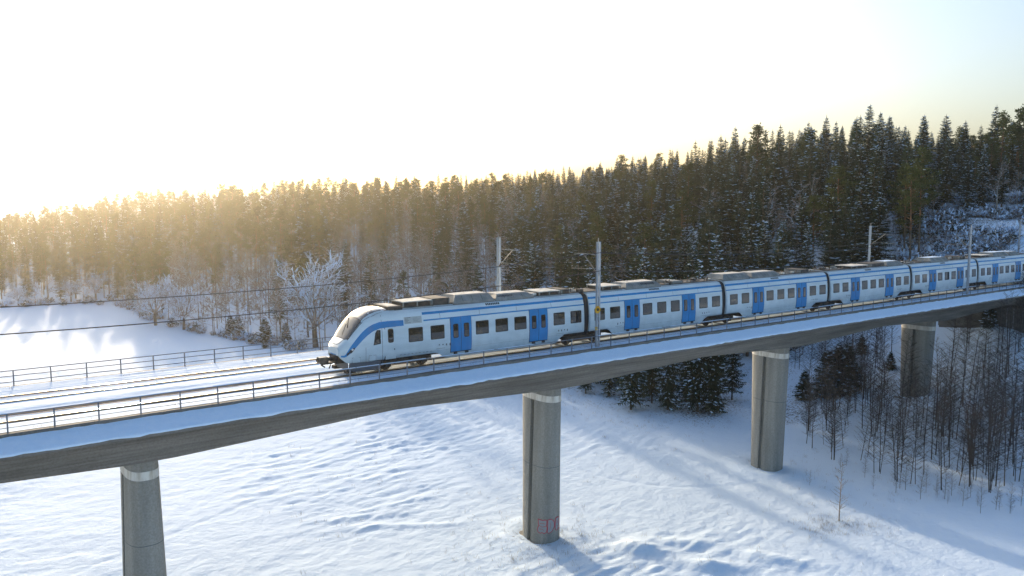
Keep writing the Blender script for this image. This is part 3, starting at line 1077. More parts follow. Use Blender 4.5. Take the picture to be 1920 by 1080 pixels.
def bogie(car, xc):
    mb = MB()
    for dx in (-1.35, 1.35): wheelset(mb, xc + dx)
    for y in (-1.05, 1.05):
        mb.box(xc - 1.9, xc + 1.9, y - .1, y + .1, .48, .72, 'dark', .03)
        for dx in (-1.35, 1.35): mb.box(xc + dx - .2, xc + dx + .2, y - .16, y + .16, .26, .62, 'dark', .04)
        for dx in (-.35, .35): mb.tube([(xc + dx, y, .62), (xc + dx, y, 1.02)], .14, 'dark', 10)
        mb.box(xc - .8, xc + .8, y - .14, y + .14, .34, .5, 'rust', .03)
    mb.box(xc - .5, xc + .5, -1.1, 1.1, .55, .95, 'dark')
    mb.box(xc - 2.9, xc + 2.9, .95, 1.25, .36, 1.05, 'dark')  # added dark curtain hiding the bright inside of the far skirt
    mb.build('bogie', car)


def ac_unit(car, xa, xb, z1=4.46, w_=1.12, top='roofpale', name='air_conditioning_unit', grille=None):
    mb = MB()
    prof = [(-w_, 3.90), (-w_ + .05, 4.08), (-w_ + .34, z1 - .05), (-w_ + .5, z1), (w_ - .5, z1), (w_ - .34, z1 - .05), (w_ - .05, 4.08), (w_, 3.90)]
    n = len(prof)
    t = [0, .04, .30, .36, .36, .30, .04, 0]
    vs = [(xa + t[i], p[0], p[1]) for i, p in enumerate(prof)] + [(xb - t[i], p[0], p[1]) for i, p in enumerate(prof)]
    mb.add(vs, [(i, (i + 1) % n, n + (i + 1) % n, n + i)[::-1] for i in range(n)] + [tuple(range(n)), tuple(range(n, 2 * n))[::-1]], 'roofgrey')
    mb.add([(xa + .36, -w_ + .5, z1 + .004), (xb - .36, -w_ + .5, z1 + .004), (xb - .36, w_ - .5, z1 + .004), (xa + .36, w_ - .5, z1 + .004)], [(0, 1, 2, 3)], top)
    for k in range(1, int((xb - xa) / .8)):
        x = xa + k * .8
        mb.add([(x, prof[1][0] - .006, prof[1][1]), (x + .03, prof[1][0] - .006, prof[1][1]), (x + .03, prof[2][0] - .006, prof[2][1]), (x, prof[2][0] - .006, prof[2][1])], [(0, 1, 2, 3)], 'roofdark')
    if grille:
        for k in range(int((grille[1] - grille[0]) / .13)):
            x = grille[0] + k * .13
            f = lambda q, xx: (xx, prof[1][0] + (prof[2][0] - prof[1][0]) * q - .012, prof[1][1] + (prof[2][1] - prof[1][1]) * q)
            mb.add([f(.35, x), f(.35, x + .08), f(.85, x + .08), f(.85, x)], [(0, 1, 2, 3)], 'black')
    return mb.build(name, car)


def rack(car, xa, xb, z1=4.30, name='equipment_rack'):
    mb = MB()
    mb.box(xa, xb, -.95, .95, z1 - .06, z1, 'roofpale')
    for x in np.linspace(xa + .06, xb - .06, max(3, int((xb - xa) / .7))):
        mb.box(x - .04, x + .04, -.95, -.88, 3.9, z1 - .06, 'roofgrey'); mb.box(x - .04, x + .04, .88, .95, 3.9, z1 - .06, 'roofgrey')
    mb.box(xa + .1, xb - .1, -.8, .8, 3.92, z1 - .12, 'roofdark')
    mb.box(xa - .1, xb + .1, -1.0, 1.0, 3.92, 3.97, 'roofgrey')
    return mb.build(name, car)


def crate(car, xa, xb, z1=4.35, m='roofdark', w_=.9, name='roof_box'):
    mb = MB()
    mb.box(xa, xb, -w_, w_, 3.88, z1, m, .05)
    for x in (xa, xb - .05): mb.box(x - .01, x + .06, -w_ - .015, w_ + .015, 3.9, z1 - .04, 'roofgrey')
    return mb.build(name, car)


def clutter(car, xa, xb, seed):
    rr_ = random.Random(seed)
    mb = MB()
    x = xa
    while x < xb:
        y = rr_.uniform(-.8, .8); h = rr_.uniform(.12, .34)
        t = rr_.random()
        if t < .35: mb.box(x, x + rr_.uniform(.15, .5), y - .15, y + .15, 3.93, 3.93 + h, rr_.choice(['roofdark', 'roofgrey', 'roofpale']))
        elif t < .7:
            mb.tube([(x, y, 3.9), (x, y, 4.0 + h)], .045, 'brown', 6); mb.tube([(x, y, 4.0), (x, y, 4.03)], .08, 'roofgrey', 8); mb.tube([(x, y, 4.1), (x, y, 4.13)], .08, 'roofgrey', 8)
        else: mb.tube([(x, y, 3.99), (x + rr_.uniform(.4, 1.0), y + rr_.uniform(-.2, .2), 4.05)], .03, 'roofdark', 5)
        x += rr_.uniform(.12, .3)
    for y in (-.7, .35): mb.tube([(xa, y, 4.0), (xb, y, 4.0)], .03, 'roofdark', 5)
    return mb.build('roof_insulators', car)


CLAB = ['front carriage with sloping nose, windscreen and blue swoosh', 'second carriage, behind the near mast', 'third carriage, with domed grey roof units',
        'fourth carriage, under the bracket mast', 'fifth carriage, small in the distance', 'sixth carriage, cut by the right edge']
for ci, (xa, xb) in enumerate(CARS):
    def cut(x, ci=ci, xa=xa, xb=xb):
        z = 0.42
        d = min(abs(x - j) for j in JOINTS)
        if d < 3.0: z = np.interp(d, [2.25, 2.95], [1.02, 0.42])
        if ci == 0 and x < 28.6:
            z = max(z, float(np.interp(x, [22.0, 22.7, 27.1, 27.8], [0.80, 0.86, 0.86, 0.42])))
        return float(z)
    x0_ = xa + (.26 if ci else 0); x1_ = xb - .26
    mb = MB()
    vs, fs = body_mesh(x0_, x1_, cut)
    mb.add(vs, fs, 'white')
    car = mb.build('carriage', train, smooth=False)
    me = car.data
    me.polygons.foreach_set('use_smooth', [True] * len(me.polygons))
    for p_ in me.polygons:
        if len(p_.vertices) > 4: p_.use_smooth = False
    car['label'] = CLAB[ci]
    # stripes
    sub(car, 'upper_stripe', lambda mb: (strip(mb, (26.05 if ci == 0 else x0_), x1_, 3.47, 3.63, .006, 'blue'), strip(mb, max(x0_, 24.0), x1_, 3.47, 3.63, .006, 'blue', 1)))
    sub(car, 'lower_stripe', lambda mb: (strip(mb, (26.1 if ci == 0 else x0_), x1_, 3.06, 3.15, .005, 'blue'), strip(mb, max(x0_, 24.0), x1_, 3.06, 3.15, .005, 'blue', 1)))
    if ci == 0:
        wins = [(24.94, 26.01), (26.59, 27.66), (30.17, 31.25), (31.82, 32.9), (33.46, 34.54), (37.05, 38.13), (38.69, 39.77)]
        doors = [28.97, 35.65]
    else:
        wins = [(xa + c - .54, xa + c + .54) for c in (1.32, 2.95, 6.55, 8.2, 9.82, 13.35, 15.0)]
        doors = [xa + 4.82, xa + 11.5]
    for a_, b_ in wins:
        win(car, a_, b_)
    sub(car, 'window', lambda mb: [decal(mb, rrect(a_, b_, 1.78, 2.71, .07), .01, 'pane', 1) for a_, b_ in wins])
    for d_ in doors: door(car, d_)
    for d_ in doors: door(car, d_, 1)
    # panel joints on the cant rail, roof-edge grille, small side marks
    def seams(mb):
        for k in range(1, 5):
            x = max(x0_, 24.2) + k * (x1_ - max(x0_, 24.2)) / 5
            strip(mb, x, x + .02, 3.16, 3.86, .004, 'grey', dx=.02, nz=5)
        strip(mb, max(x0_, 24.2), x1_, 3.875, 3.895, .006, 'grey', nz=1)
        strip(mb, max(x0_, 24.2), x1_, 1.00, 1.008, .003, 'grey', nz=1)
    sub(car, 'panel_joint', seams)
    gx = 31.2 if ci == 0 else xa + 7.0
    sub(car, 'roof_grille', lambda mb: [strip(mb, gx + k * .15, gx + k * .15 + .11, 3.70, 3.83, .01, 'black', dx=.1, nz=2) for k in range(8)])
    def marks(mb):
        rr_ = random.Random(ci)
        for bx in ((27.2, 37.5) if ci == 0 else (xa + 3.2, xa + 13.2)):
            for k in range(4):
                x = bx + k * .28; decal(mb, rrect(x, x + .09, 1.30 + rr_.uniform(-.08, .06), 1.42, .03), .004, 'grey')
            strip(mb, bx - .2, bx + .5, 1.12, 1.14, .004, 'grey', nz=1)
    sub(car, 'side_lettering', marks)
    # bellows to the next carriage
    def gang(mb):
        yy, zz = BY * .955, 0.95 + (BZ - .42) * (3.0 / 3.58)
        n = 2 * len(BODY) - 1
        vs = []
        xs_ = np.linspace(xb - .27, xb + .27, 9)
        for i, x in enumerate(xs_):
            s_ = 1.0 if i % 2 else .975
            row = [(x, -float(y) * s_, float(z)) for y, z in zip(yy[::-1], zz[::-1])] + [(x, float(y) * s_, float(z)) for y, z in list(zip(yy, zz))[1:]]
            vs += row
        mb.add(vs, [(i * n + k, (i + 1) * n + k, (i + 1) * n + k + 1, i * n + k + 1) for i in range(len(xs_) - 1) for k in range(n - 1)], 'gangway')
    sub(car, 'gangway_bellows', gang)
    bogie(car, xb)
    # dark floor and underframe boxes; last one an added curtain hiding the bright far side
    sub(car, 'underframe', lambda mb: (mb.box(max(x0_, 22.3), x1_, -1.35, 1.35, .88, 1.12, 'dark'), mb.box(max(x0_ + 3, 28.6), x1_ - 3, -1.3, .2, .45, .885, 'dark'), mb.box(max(x0_, 22.3) + .01, x1_ - .01, .2, 1.34, .38, .885, 'dark')))
    # roof
    sub(car, 'roof_walkway', lambda mb: mb.box(max(x0_, 23.9) + .05, x1_ - .05, -.95, .95, 3.97, 4.01, 'roofdark'))
    if ci == 0:
        ac_unit(car, 28.7, 32.1, 4.50, grille=None)
        ac_unit(car, 32.2, 35.6, 4.34, grille=(32.5, 33.9))
        rack(car, 24.9, 27.1, 4.36)
        crate(car, 27.15, 28.5, 4.40)
        mb = MB(); mb.box(23.75, 24.8, -1.1, 1.1, 3.9, 4.12, 'roofdark', .08); mb.box(23.9, 24.6, -.8, .8, 4.121, 4.14, 'roofpale'); mb.build('front_fairing', car)
        rack(car, 36.2, 38.2, 4.28); crate(car, 35.65, 36.1, 4.18, 'roofpale', .8); crate(car, 38.4, 39.2, 4.30)
        clutter(car, 39.2, 40.2, 3)
    elif ci == 1:
        rack(car, xa + 2.2, xa + 4.2, 4.30); ac_unit(car, xa + 4.6, xa + 8.6, 4.38, grille=(xa + 6.4, xa + 8)); clutter(car, xa + 8.8, xb - .5, 5); crate(car, xa + 10.2, xa + 11.4, 4.22, 'roofgrey')
    elif ci == 2:
        ac_unit(car, xa + .4, xa + 4.2, 4.44); ac_unit(car, xa + 4.5, xa + 8.7, 4.38); clutter(car, xa + 8.9, xb - .4, 7); crate(car, xa + 12.2, xa + 13.6, 4.3)
    elif ci == 3:
        clutter(car, xa + .4, xa + 4.6, 8); rack(car, xa + 5.0, xa + 8.2, 4.25); crate(car, xa + 9, xa + 11.5, 4.32); ac_unit(car, xa + 11.8, xb - 1, 4.4, top='snow')
    elif ci == 4:
        clutter(car, xa + .4, xa + 5, 9); ac_unit(car, xa + 5.2, xa + 9.4, 4.42, top='snow'); clutter(car, xa + 9.6, xb - 1, 10); crate(car, xa + 12.6, xa + 14, 4.3)
    else:
        rack(car, xa + 2.0, xa + 4.6, 4.25); ac_unit(car, xa + 5.2, xa + 9.6, 4.46, top='snow'); ac_unit(car, xa + 10, xa + 13, 4.4, top='snow')

    if ci == 0:
        bogie(car, 25.0)
        # blue swoosh that rises from the nose over the cab
        LO = [(20.50, 1.20), (20.70, 1.19), (21.0, 1.42), (21.35, 1.80), (21.75, 2.20), (22.1, 2.50), (22.45, 2.72), (22.9, 2.86), (23.5, 2.90), (24.3, 2.90), (24.62, 2.90)]
        HI = [(20.50, 1.30), (20.70, 1.33), (21.0, 1.82), (21.35, 2.26), (21.75, 2.70), (22.1, 2.97), (22.45, 3.15), (22.9, 3.27), (23.5, 3.29), (24.3, 3.27), (24.62, 3.26)]
        lo = lambda x: float(np.interp(x, *zip(*LO))); hi = lambda x: float(np.interp(x, *zip(*HI)))
        for s_ in (-1, 1): sub(car, 'blue_swoosh', lambda mb: strip(mb, 20.5, 24.62, lo, hi, .007, 'blue', s_, dx=.08, nz=4))
        # blue line round the chin
        def chin(mb):
            vs = []
            N = 12
            for k in range(N + 1):
                y = -.84 + 1.68 * k / N
                x = 20.42 - .012 + .09 * (abs(y) / .8) ** 3
                vs += [(x, y, 1.255), (x, y, 1.33)]
            mb.add(vs, [(2 * i, 2 * i + 1, 2 * i + 3, 2 * i + 2) for i in range(N)], 'blue')
        sub(car, 'chin_stripe', chin)
        # windscreen, cap over the cab, nose hatch: grids on the sloping top
        def top_patch(mb, xs_, yl, off, m):
            ny_ = 12
            vs = []
            for x in xs_:
                yw = yl(x)
                for k in range(ny_ + 1):
                    y = -yw + 2 * yw * k / ny_
                    vs.append((x - off * .7, y, zt(x, y) + off * .7))
            n = ny_ + 1
            mb.add(vs, [(i * n + k, (i + 1) * n + k, (i + 1) * n + k + 1, i * n + k + 1)[::-1] for i in range(len(xs_) - 1) for k in range(ny_)], m)
        wl = lambda x: float(np.interp(x, [20.85, 20.95, 21.5, 21.9], [.66, .98, 1.10, 1.16]))
        sub(car, 'windscreen_surround', lambda mb: top_patch(mb, np.linspace(20.84, 21.90, 10), lambda x: wl(x) + .05, .012, 'black'), True)
        sub(car, 'windscreen', lambda mb: top_patch(mb, np.linspace(20.89, 21.85, 10), wl, .022, 'screen'), True)
        sub(car, 'cab_cap', lambda mb: top_patch(mb, np.linspace(21.92, 23.85, 14), lambda x: float(np.interp(x, [21.9, 22.6, 23.4, 23.9], [1.16, 1.30, 1.24, 1.10])), .012, 'cap'), True)
        def hatch(mb):
            xs_ = np.linspace(20.52, 20.86, 6)
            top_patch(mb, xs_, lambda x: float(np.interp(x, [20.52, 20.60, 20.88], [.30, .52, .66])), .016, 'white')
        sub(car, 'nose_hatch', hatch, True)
        def hatch_line(mb):
            top_patch(mb, np.linspace(20.50, 20.885, 6), lambda x: float(np.interp(x, [20.50, 20.59, 20.88], [.34, .565, .70])), .009, 'grey')
        sub(car, 'hatch_seal', hatch_line)
        mb = MB()
        mb.tube([(21.0, -.1, zt(21.0, 0) + .05), (21.45, .25, zt(21.45, .25) + .06)], .015, 'black', 5)
        mb.tube([(21.3, -.2, zt(21.3, 0) + .07), (21.75, .5, zt(21.75, .5) + .06)], .02, 'black', 5)
        mb.build('wiper', car)
        for s_ in (-1, 1):
            mb = MB(); decal(mb, [(20.78, 1.28), (21.08, 1.47), (21.28, 1.72), (21.26, 1.80), (21.0, 1.66), (20.80, 1.42)], .012, 'black', s_)
            h = mb.build('headlight', car)
            # lens
            mb = MB(); decal(mb, rrect(21.07, 21.19, 1.61, 1.73, .055), .02, 'lamp', s_); mb.build('headlight', car)
        # cab side window
        mb = MB(); decal(mb, [(22.46, 1.84), (22.96, 1.90), (22.96, 2.78), (22.72, 2.78), (22.60, 2.6)], .010, 'black')
        decal(mb, [(22.54, 1.91), (22.90, 1.96), (22.90, 2.71), (22.75, 2.71), (22.66, 2.55)], .018, 'pane'); mb.build('cab_window', car)
        # cab door
        def cabdoor(mb):
            decal(mb, rrect(23.20, 24.06, .80, 3.02, .05), .006, 'black')
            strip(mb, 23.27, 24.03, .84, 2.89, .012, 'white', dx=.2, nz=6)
            strip(mb, 23.27, 24.03, 2.895, 2.99, .012, 'blue', dx=.2, nz=1)
            decal(mb, rrect(23.45, 23.85, 1.90, 2.80, .12), .022, 'black')
            rows(mb, 23.49, 23.81, 2.12, 2.76, .10, .030, 'glass')
            decal(mb, rrect(23.86, 23.94, 1.42, 1.50, .02), .02, 'black')
        sub(car, 'cab_door', cabdoor)
        def lines(mb):
            strip(mb, 23.05, 23.075, .6, 3.7, .006, 'grey', dx=.02, nz=8)
            strip(mb, 21.95, 21.97, .62, 1.75, .004, 'grey', dx=.02, nz=6)
            decal(mb, rrect(22.15, 22.62, .86, 1.22, .03), .003, 'grey'); decal(mb, rrect(22.165, 22.605, .875, 1.205, .03), .010, 'white')
            decal(mb, rrect(21.10, 21.62, .82, 1.16, .04), .003, 'grey'); decal(mb, rrect(21.115, 21.605, .835, 1.145, .04), .010, 'white')
            for k in range(9): strip(mb, 24.3 + k * .28, 24.3 + k * .28 + .15, 1.005, 1.03, .004, 'grey', nz=1)
        sub(car, 'nose_panel', lines)
        # information panel
        def info(mb):
            strip(mb, 24.68, 25.98, 2.98, 3.42, .006, 'sign', dx=.2)
            for k in range(5): strip(mb, 24.74, 24.74 + [.42, .2, .3, .22, .42][k], 3.04 + k * .08, 3.065 + k * .08, .010, 'grey', dx=.3, nz=1)
            for k in range(4): strip(mb, 25.32, 25.32 + [.55, .4, .5, .34][k], 3.07 + k * .08, 3.085 + k * .08, .010, 'grey', dx=.3, nz=1)
        sub(car, 'information_panel', info)
        # dark skirt under the nose
        def skirt(mb):
            for s_ in (-1, 1):
                vs = []
                for x in np.linspace(20.95, 22.95, 10):
                    z1 = .83; z0 = float(np.interp(x, [20.95, 21.2, 22.6, 22.95], [.45, .24, .24, .45]))
                    yb = ys(x, .83) if x > 21.2 else ys(21.2, .83) - (21.2 - x) * .6
                    vs += [(x, s_ * (yb + .012), z1), (x, s_ * (yb - .05), z0)]
                f = [(2 * i, 2 * i + 1, 2 * i + 3, 2 * i + 2) for i in range(9)]
                mb.add(vs, [q[::-1] for q in f] if s_ > 0 else f, 'grey')
            # front pilot
            vs = [(20.95, -1.05, .80), (20.95, 1.05, .80), (20.95, 1.0, .30), (20.95, -1.0, .30)]
            mb.add(vs, [(0, 1, 2, 3)], 'grey')
            mb.box(20.8, 21.4, -1.15, -.7, .15, .36, 'dark'); mb.box(20.8, 21.4, .7, 1.15, .15, .36, 'dark')
        sub(car, 'front_skirt', skirt)
        # coupler with its recess
        sub(car, 'coupler_recess', lambda mb: mb.box(20.38, 21.3, -.46, .46, .72, 1.24, 'black'))
        def coup(mb):
            mb.tube([(20.6, 0, .98), (19.9, 0, .98)], .12, 'dark', 8)
            mb.box(19.42, 19.98, -.27, .27, .80, 1.16, 'roofdark', .05)
            mb.box(19.44, 19.9, -.20, .20, 1.161, 1.175, 'roofpale')
            mb.box(19.60, 20.3, -.22, .22, .70, .80, 'dark')
            mb.tube([(19.5, -.2, .72), (19.75, -.26, .55)], .05, 'dark', 6); mb.tube([(20.1, -.3, .7), (20.0, -.3, .45)], .04, 'dark', 6)
            mb.tube([(19.42, .1, .98), (19.34, .1, .98)], .08, 'dark', 10)
        sub(car, 'coupler', coup)

# ------------------------------------------------------------------ tree meshes
class TM:
    """tree mesh collector; separate lists for trunk, crown and snow"""
    def __init__(s):
        s.parts = {}

    def add(s, part, m, vs, fs):
        d = s.parts.setdefault(part, ([], [], [], []))
        v, f, mi, ms = d
        if m not in ms: ms.append(m)
        k = ms.index(m); o = len(v)
        v.extend(vs)
        for q in fs:
            f.append([i + o for i in q]); mi.append(k)

    def limb(s, part, m, path, r, n=3):
        vs = []
        up = None
        for i, p in enumerate(path):
            d = (path[min(i + 1, len(path) - 1)] - path[max(i - 1, 0)])
            d = d.normalized() if d.length > 1e-6 else Vector((0, 0, 1))
            if up is None: up = d.orthogonal().normalized()
            else:
                up = up - d * up.dot(d); up = up.normalized() if up.length > 1e-5 else d.orthogonal().normalized()
            q = d.cross(up)
            for k in range(n):
                a = 2 * PI * k / n
                vs.append(p + (up * math.cos(a) + q * math.sin(a)) * r[i])
        fs = [(i * n + k, i * n + (k + 1) % n, (i + 1) * n + (k + 1) % n, (i + 1) * n + k) for i in range(len(path) - 1) for k in range(n)]
        s.add(part, m, vs, fs)

    def mesh(s, name, parts=None):
        V = []; F = []; MI = []; MS = []
        for pn, (v, f, mi, ms) in s.parts.items():
            if parts and pn not in parts: continue
            o = len(V)
            V.extend([tuple(x) for x in v])
            mp = []
            for mm in ms:
                if mm not in MS: MS.append(mm)
                mp.append(MS.index(mm))
            F.extend([[i + o for i in q] for q in f]); MI.extend([mp[i] for i in mi])
        me = bpy.data.meshes.new(name)
        me.from_pydata(V, [], F)
        for mm in MS: me.materials.append(M[mm])
        me.polygons.foreach_set('material_index', MI)
        me.update()
        return me


def mk_spruce(seed, H=20.0, Rm=2.7, dense=1.0, snow=0.3, base=0.06, dead=0.0):
    R = random.Random(seed)
    t = TM()
    lean = Vector((R.uniform(-.02, .02), R.uniform(-.02, .02), 0))
    pth = [Vector((0, 0, -.4)), Vector((0, 0, H * .35)) + lean * H * .35, Vector((0, 0, H)) + lean * H]
    t.limb('trunk', 'bark', pth, [.020 * H * .62, .0105 * H * .8, .02], 6)
    z = H * (base + R.uniform(0, .05))
    nW = 0
    while z < H * .985:
        u = z / H
        L0 = Rm * (1 - u) ** .78 * (1.0 if u > .16 else .8) + .16
        nb = max(4, int((7 if u < .6 else 6) * dense))
        a0 = R.uniform(0, 6.28)
        for k in range(nb):
            if R.random() < .10 + dead * (1 - u): continue
            a = a0 + 2 * PI * k / nb + R.uniform(-.35, .35)
            L = L0 * R.uniform(.62, 1.18)
            dz = R.uniform(-.3, .3) * .6
            ca, sa = math.cos(a), math.sin(a)
            droop = (.50 - .62 * u) + R.uniform(-.1, .1)
            zb = z + dz
            side = Vector((-sa, ca, 0))
            pts = []
            NS = 4 if L > 1.0 else 3
            for i in range(NS + 1):
                s_ = i / NS
                r = L * s_
                zz = zb - droop * L * (s_ ** 1.2) + .20 * L * s_ ** 3
                pts.append(Vector((ca * r, sa * r, zz)) + lean * zb)
            vs = []; fs = []
            for i in range(NS):
                p0, p1 = pts[i], pts[i + 1]
                w0 = L * .34 * (1 - (i / NS) ** 1.5) * R.uniform(.7, 1.35) + .10
                for sd in (-1, 1):
                    # two jagged needle sprays per side, swept forward and hanging
                    for q in (0.05, 0.55):
                        b0 = p0.lerp(p1, q); b1 = p0.lerp(p1, q + .52)
                        tip = b0.lerp(b1, .95) + side * sd * w0 * R.uniform(.7, 1.25) + Vector((ca, sa, 0)) * w0 * R.uniform(.1, .6) + Vector((0, 0, -w0 * R.uniform(.25, .75)))
                        o = len(vs)
                        vs += [b0, b1, tip]; fs.append((o, o + 1, o + 2))
                # hanging twigs
                if L > .9 and R.random() < .8:
                    b0 = p0.lerp(p1, R.random()); h = R.uniform(.18, .5) * (1 - u * .6)
                    o = len(vs)
                    vs += [b0 + side * .13, b0 - side * .13, b0 + Vector((ca * .1, sa * .1, -h))]; fs.append((o, o + 1, o + 2))
            t.add('crown', 'spruce', vs, fs)
            # snow resting on the branch in separate pads
            for q_ in range(2):
                if R.random() > snow * (1.35 if u < .45 else .8 if u < .7 else .35): continue
                s0 = R.uniform(.15, .92); i = min(NS - 1, int(s0 * NS)); c0 = pts[i].lerp(pts[i + 1], s0 * NS - i)
                dr_ = (pts[i + 1] - pts[i]).normalized(); hl = R.uniform(.16, .55) * (.45 + .55 * min(1, L / 2)); hw = R.uniform(.08, .24)
                sd_ = side * R.uniform(-.5, .5) * L * .22
                c0 = c0 + sd_ + Vector((0, 0, .07 - abs(sd_.length) * .3))
                dr_ = (dr_ + side * R.uniform(-.7, .7)).normalized(); cr = Vector((-dr_.y, dr_.x, 0)).normalized()
                vs = [c0 - dr_ * hl, c0 - dr_ * hl * .3 + cr * hw + Vector((0, 0, -hw * .35)), c0 + dr_ * hl * .7 + cr * hw * .7 + Vector((0, 0, -hw * .4)), c0 + dr_ * hl * 1.1,
                      c0 + dr_ * hl * .5 - cr * hw + Vector((0, 0, -hw * .4)), c0 - dr_ * hl * .5 - cr * hw * .8 + Vector((0, 0, -hw * .3)), c0 + Vector((0, 0, .07))]
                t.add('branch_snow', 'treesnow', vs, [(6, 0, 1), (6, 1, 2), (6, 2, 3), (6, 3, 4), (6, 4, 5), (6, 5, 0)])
        z += H * .021 * R.uniform(.75, 1.3) * (1.2 - .55 * u)
        nW += 1
    # leader
    t.add('crown', 'spruce', [Vector((.09, 0, H * .965)) + lean * H, Vector((-.09, 0.03, H * .965)) + lean * H, Vector((0, 0, H * 1.02)) + lean * H,
                              Vector((0, .09, H * .965)) + lean * H, Vector((0.03, -.09, H * .965)) + lean * H], [(0, 1, 2), (3, 4, 2)])
    return t


def clump(t, part, m, c, r, n, R, flat=.7, snow=0.0):
    vs = []; fs = []
    for i in range(n):
        d = Vector((R.gauss(0, 1), R.gauss(0, 1), R.gauss(0, 1)))
        if d.length < 1e-3: continue
        d.normalize(); d.z = d.z * flat + .15
        p = c + d * r * R.uniform(.15, .8)
        o = d.orthogonal().normalized() * r * R.uniform(.10, .2)
        q = p + d * r * R.uniform(.25, .55)
        k = len(vs)
        vs += [p - o, p + o, q]; fs.append((k, k + 1, k + 2))
        vs += [p - d.cross(o).normalized() * o.length, p + d.cross(o).normalized() * o.length, q + o * .5]; fs.append((k + 3, k + 4, k + 5))
    t.add(part, m, vs, fs)
    if R.random() < snow:
        k = R.uniform(.3, .55) * r
        a = R.uniform(0, 6.28)
        e1 = Vector((math.cos(a), math.sin(a), R.uniform(-.2, .1))) * k; e2 = Vector((-math.sin(a), math.cos(a), R.uniform(-.2, .1))) * k * .6
        cc = c + Vector((R.uniform(-.2, .2) * r, R.uniform(-.2, .2) * r, r * .42))
        t.add('branch_snow', 'treesnow', [cc, cc + e1, cc + (e1 + e2) * .6, cc + e2, cc - e1 * .8, cc - e2], [(0, 1, 2), (0, 2, 3), (0, 3, 4), (0, 4, 5), (0, 5, 1)])


def mk_pine(seed, H=19.0, snow=.2, rc=2.6, low=.5):
    R = random.Random(seed)
    t = TM()
    off = Vector((R.uniform(-.5, .5), R.uniform(-.5, .5), 0))
    pth = [Vector((0, 0, -.4)), Vector((0, 0, H * .4)) + off * .3, Vector((0, 0, H * .75)) + off, Vector((0, 0, H * .97)) + off * 1.1]
    t.limb('trunk', 'bark', pth[:2], [.20, .15], 6)
    t.limb('trunk', 'pinebark', pth[1:], [.15, .10, .03], 6)
    n = R.randint(34, 44)
    for i in range(n):
        u = low + (1 - low) * (i + .5) / n
        z = H * u
        prof = math.sin(min(1.0, (1.02 - u) / (1 - low) * 1.35) * PI / 2) ** .9
        L = rc * prof * R.uniform(.45, 1.1)
        a = R.uniform(0, 6.28)
        st = Vector((0, 0, z - .5)) + off * min(1, u * 1.2)
        en = st + Vector((math.cos(a) * L, math.sin(a) * L, R.uniform(.1, .45) * L + .2))
        t.limb('trunk', 'pinebark', [st, st.lerp(en, .5) + Vector((0, 0, -.08)), en], [.05, .035, .015], 3)
        for q in (1.0, .62, .85):
            c = st.lerp(en, q) + Vector((R.uniform(-.4, .4), R.uniform(-.4, .4), R.uniform(-.1, .3)))
            clump(t, 'crown', 'pine', c, R.uniform(.65, 1.05), 13, R, .65, snow)
    # dead lower stubs
    for i in range(7):
        z = H * R.uniform(.2, low); a = R.uniform(0, 6.28); L = R.uniform(.4, 1.3)
        st = Vector((0, 0, z)) + off * .3
        t.limb('trunk', 'twig', [st, st + Vector((math.cos(a) * L, math.sin(a) * L, R.uniform(-.2, .1)))], [.025, .01], 3)
    return t


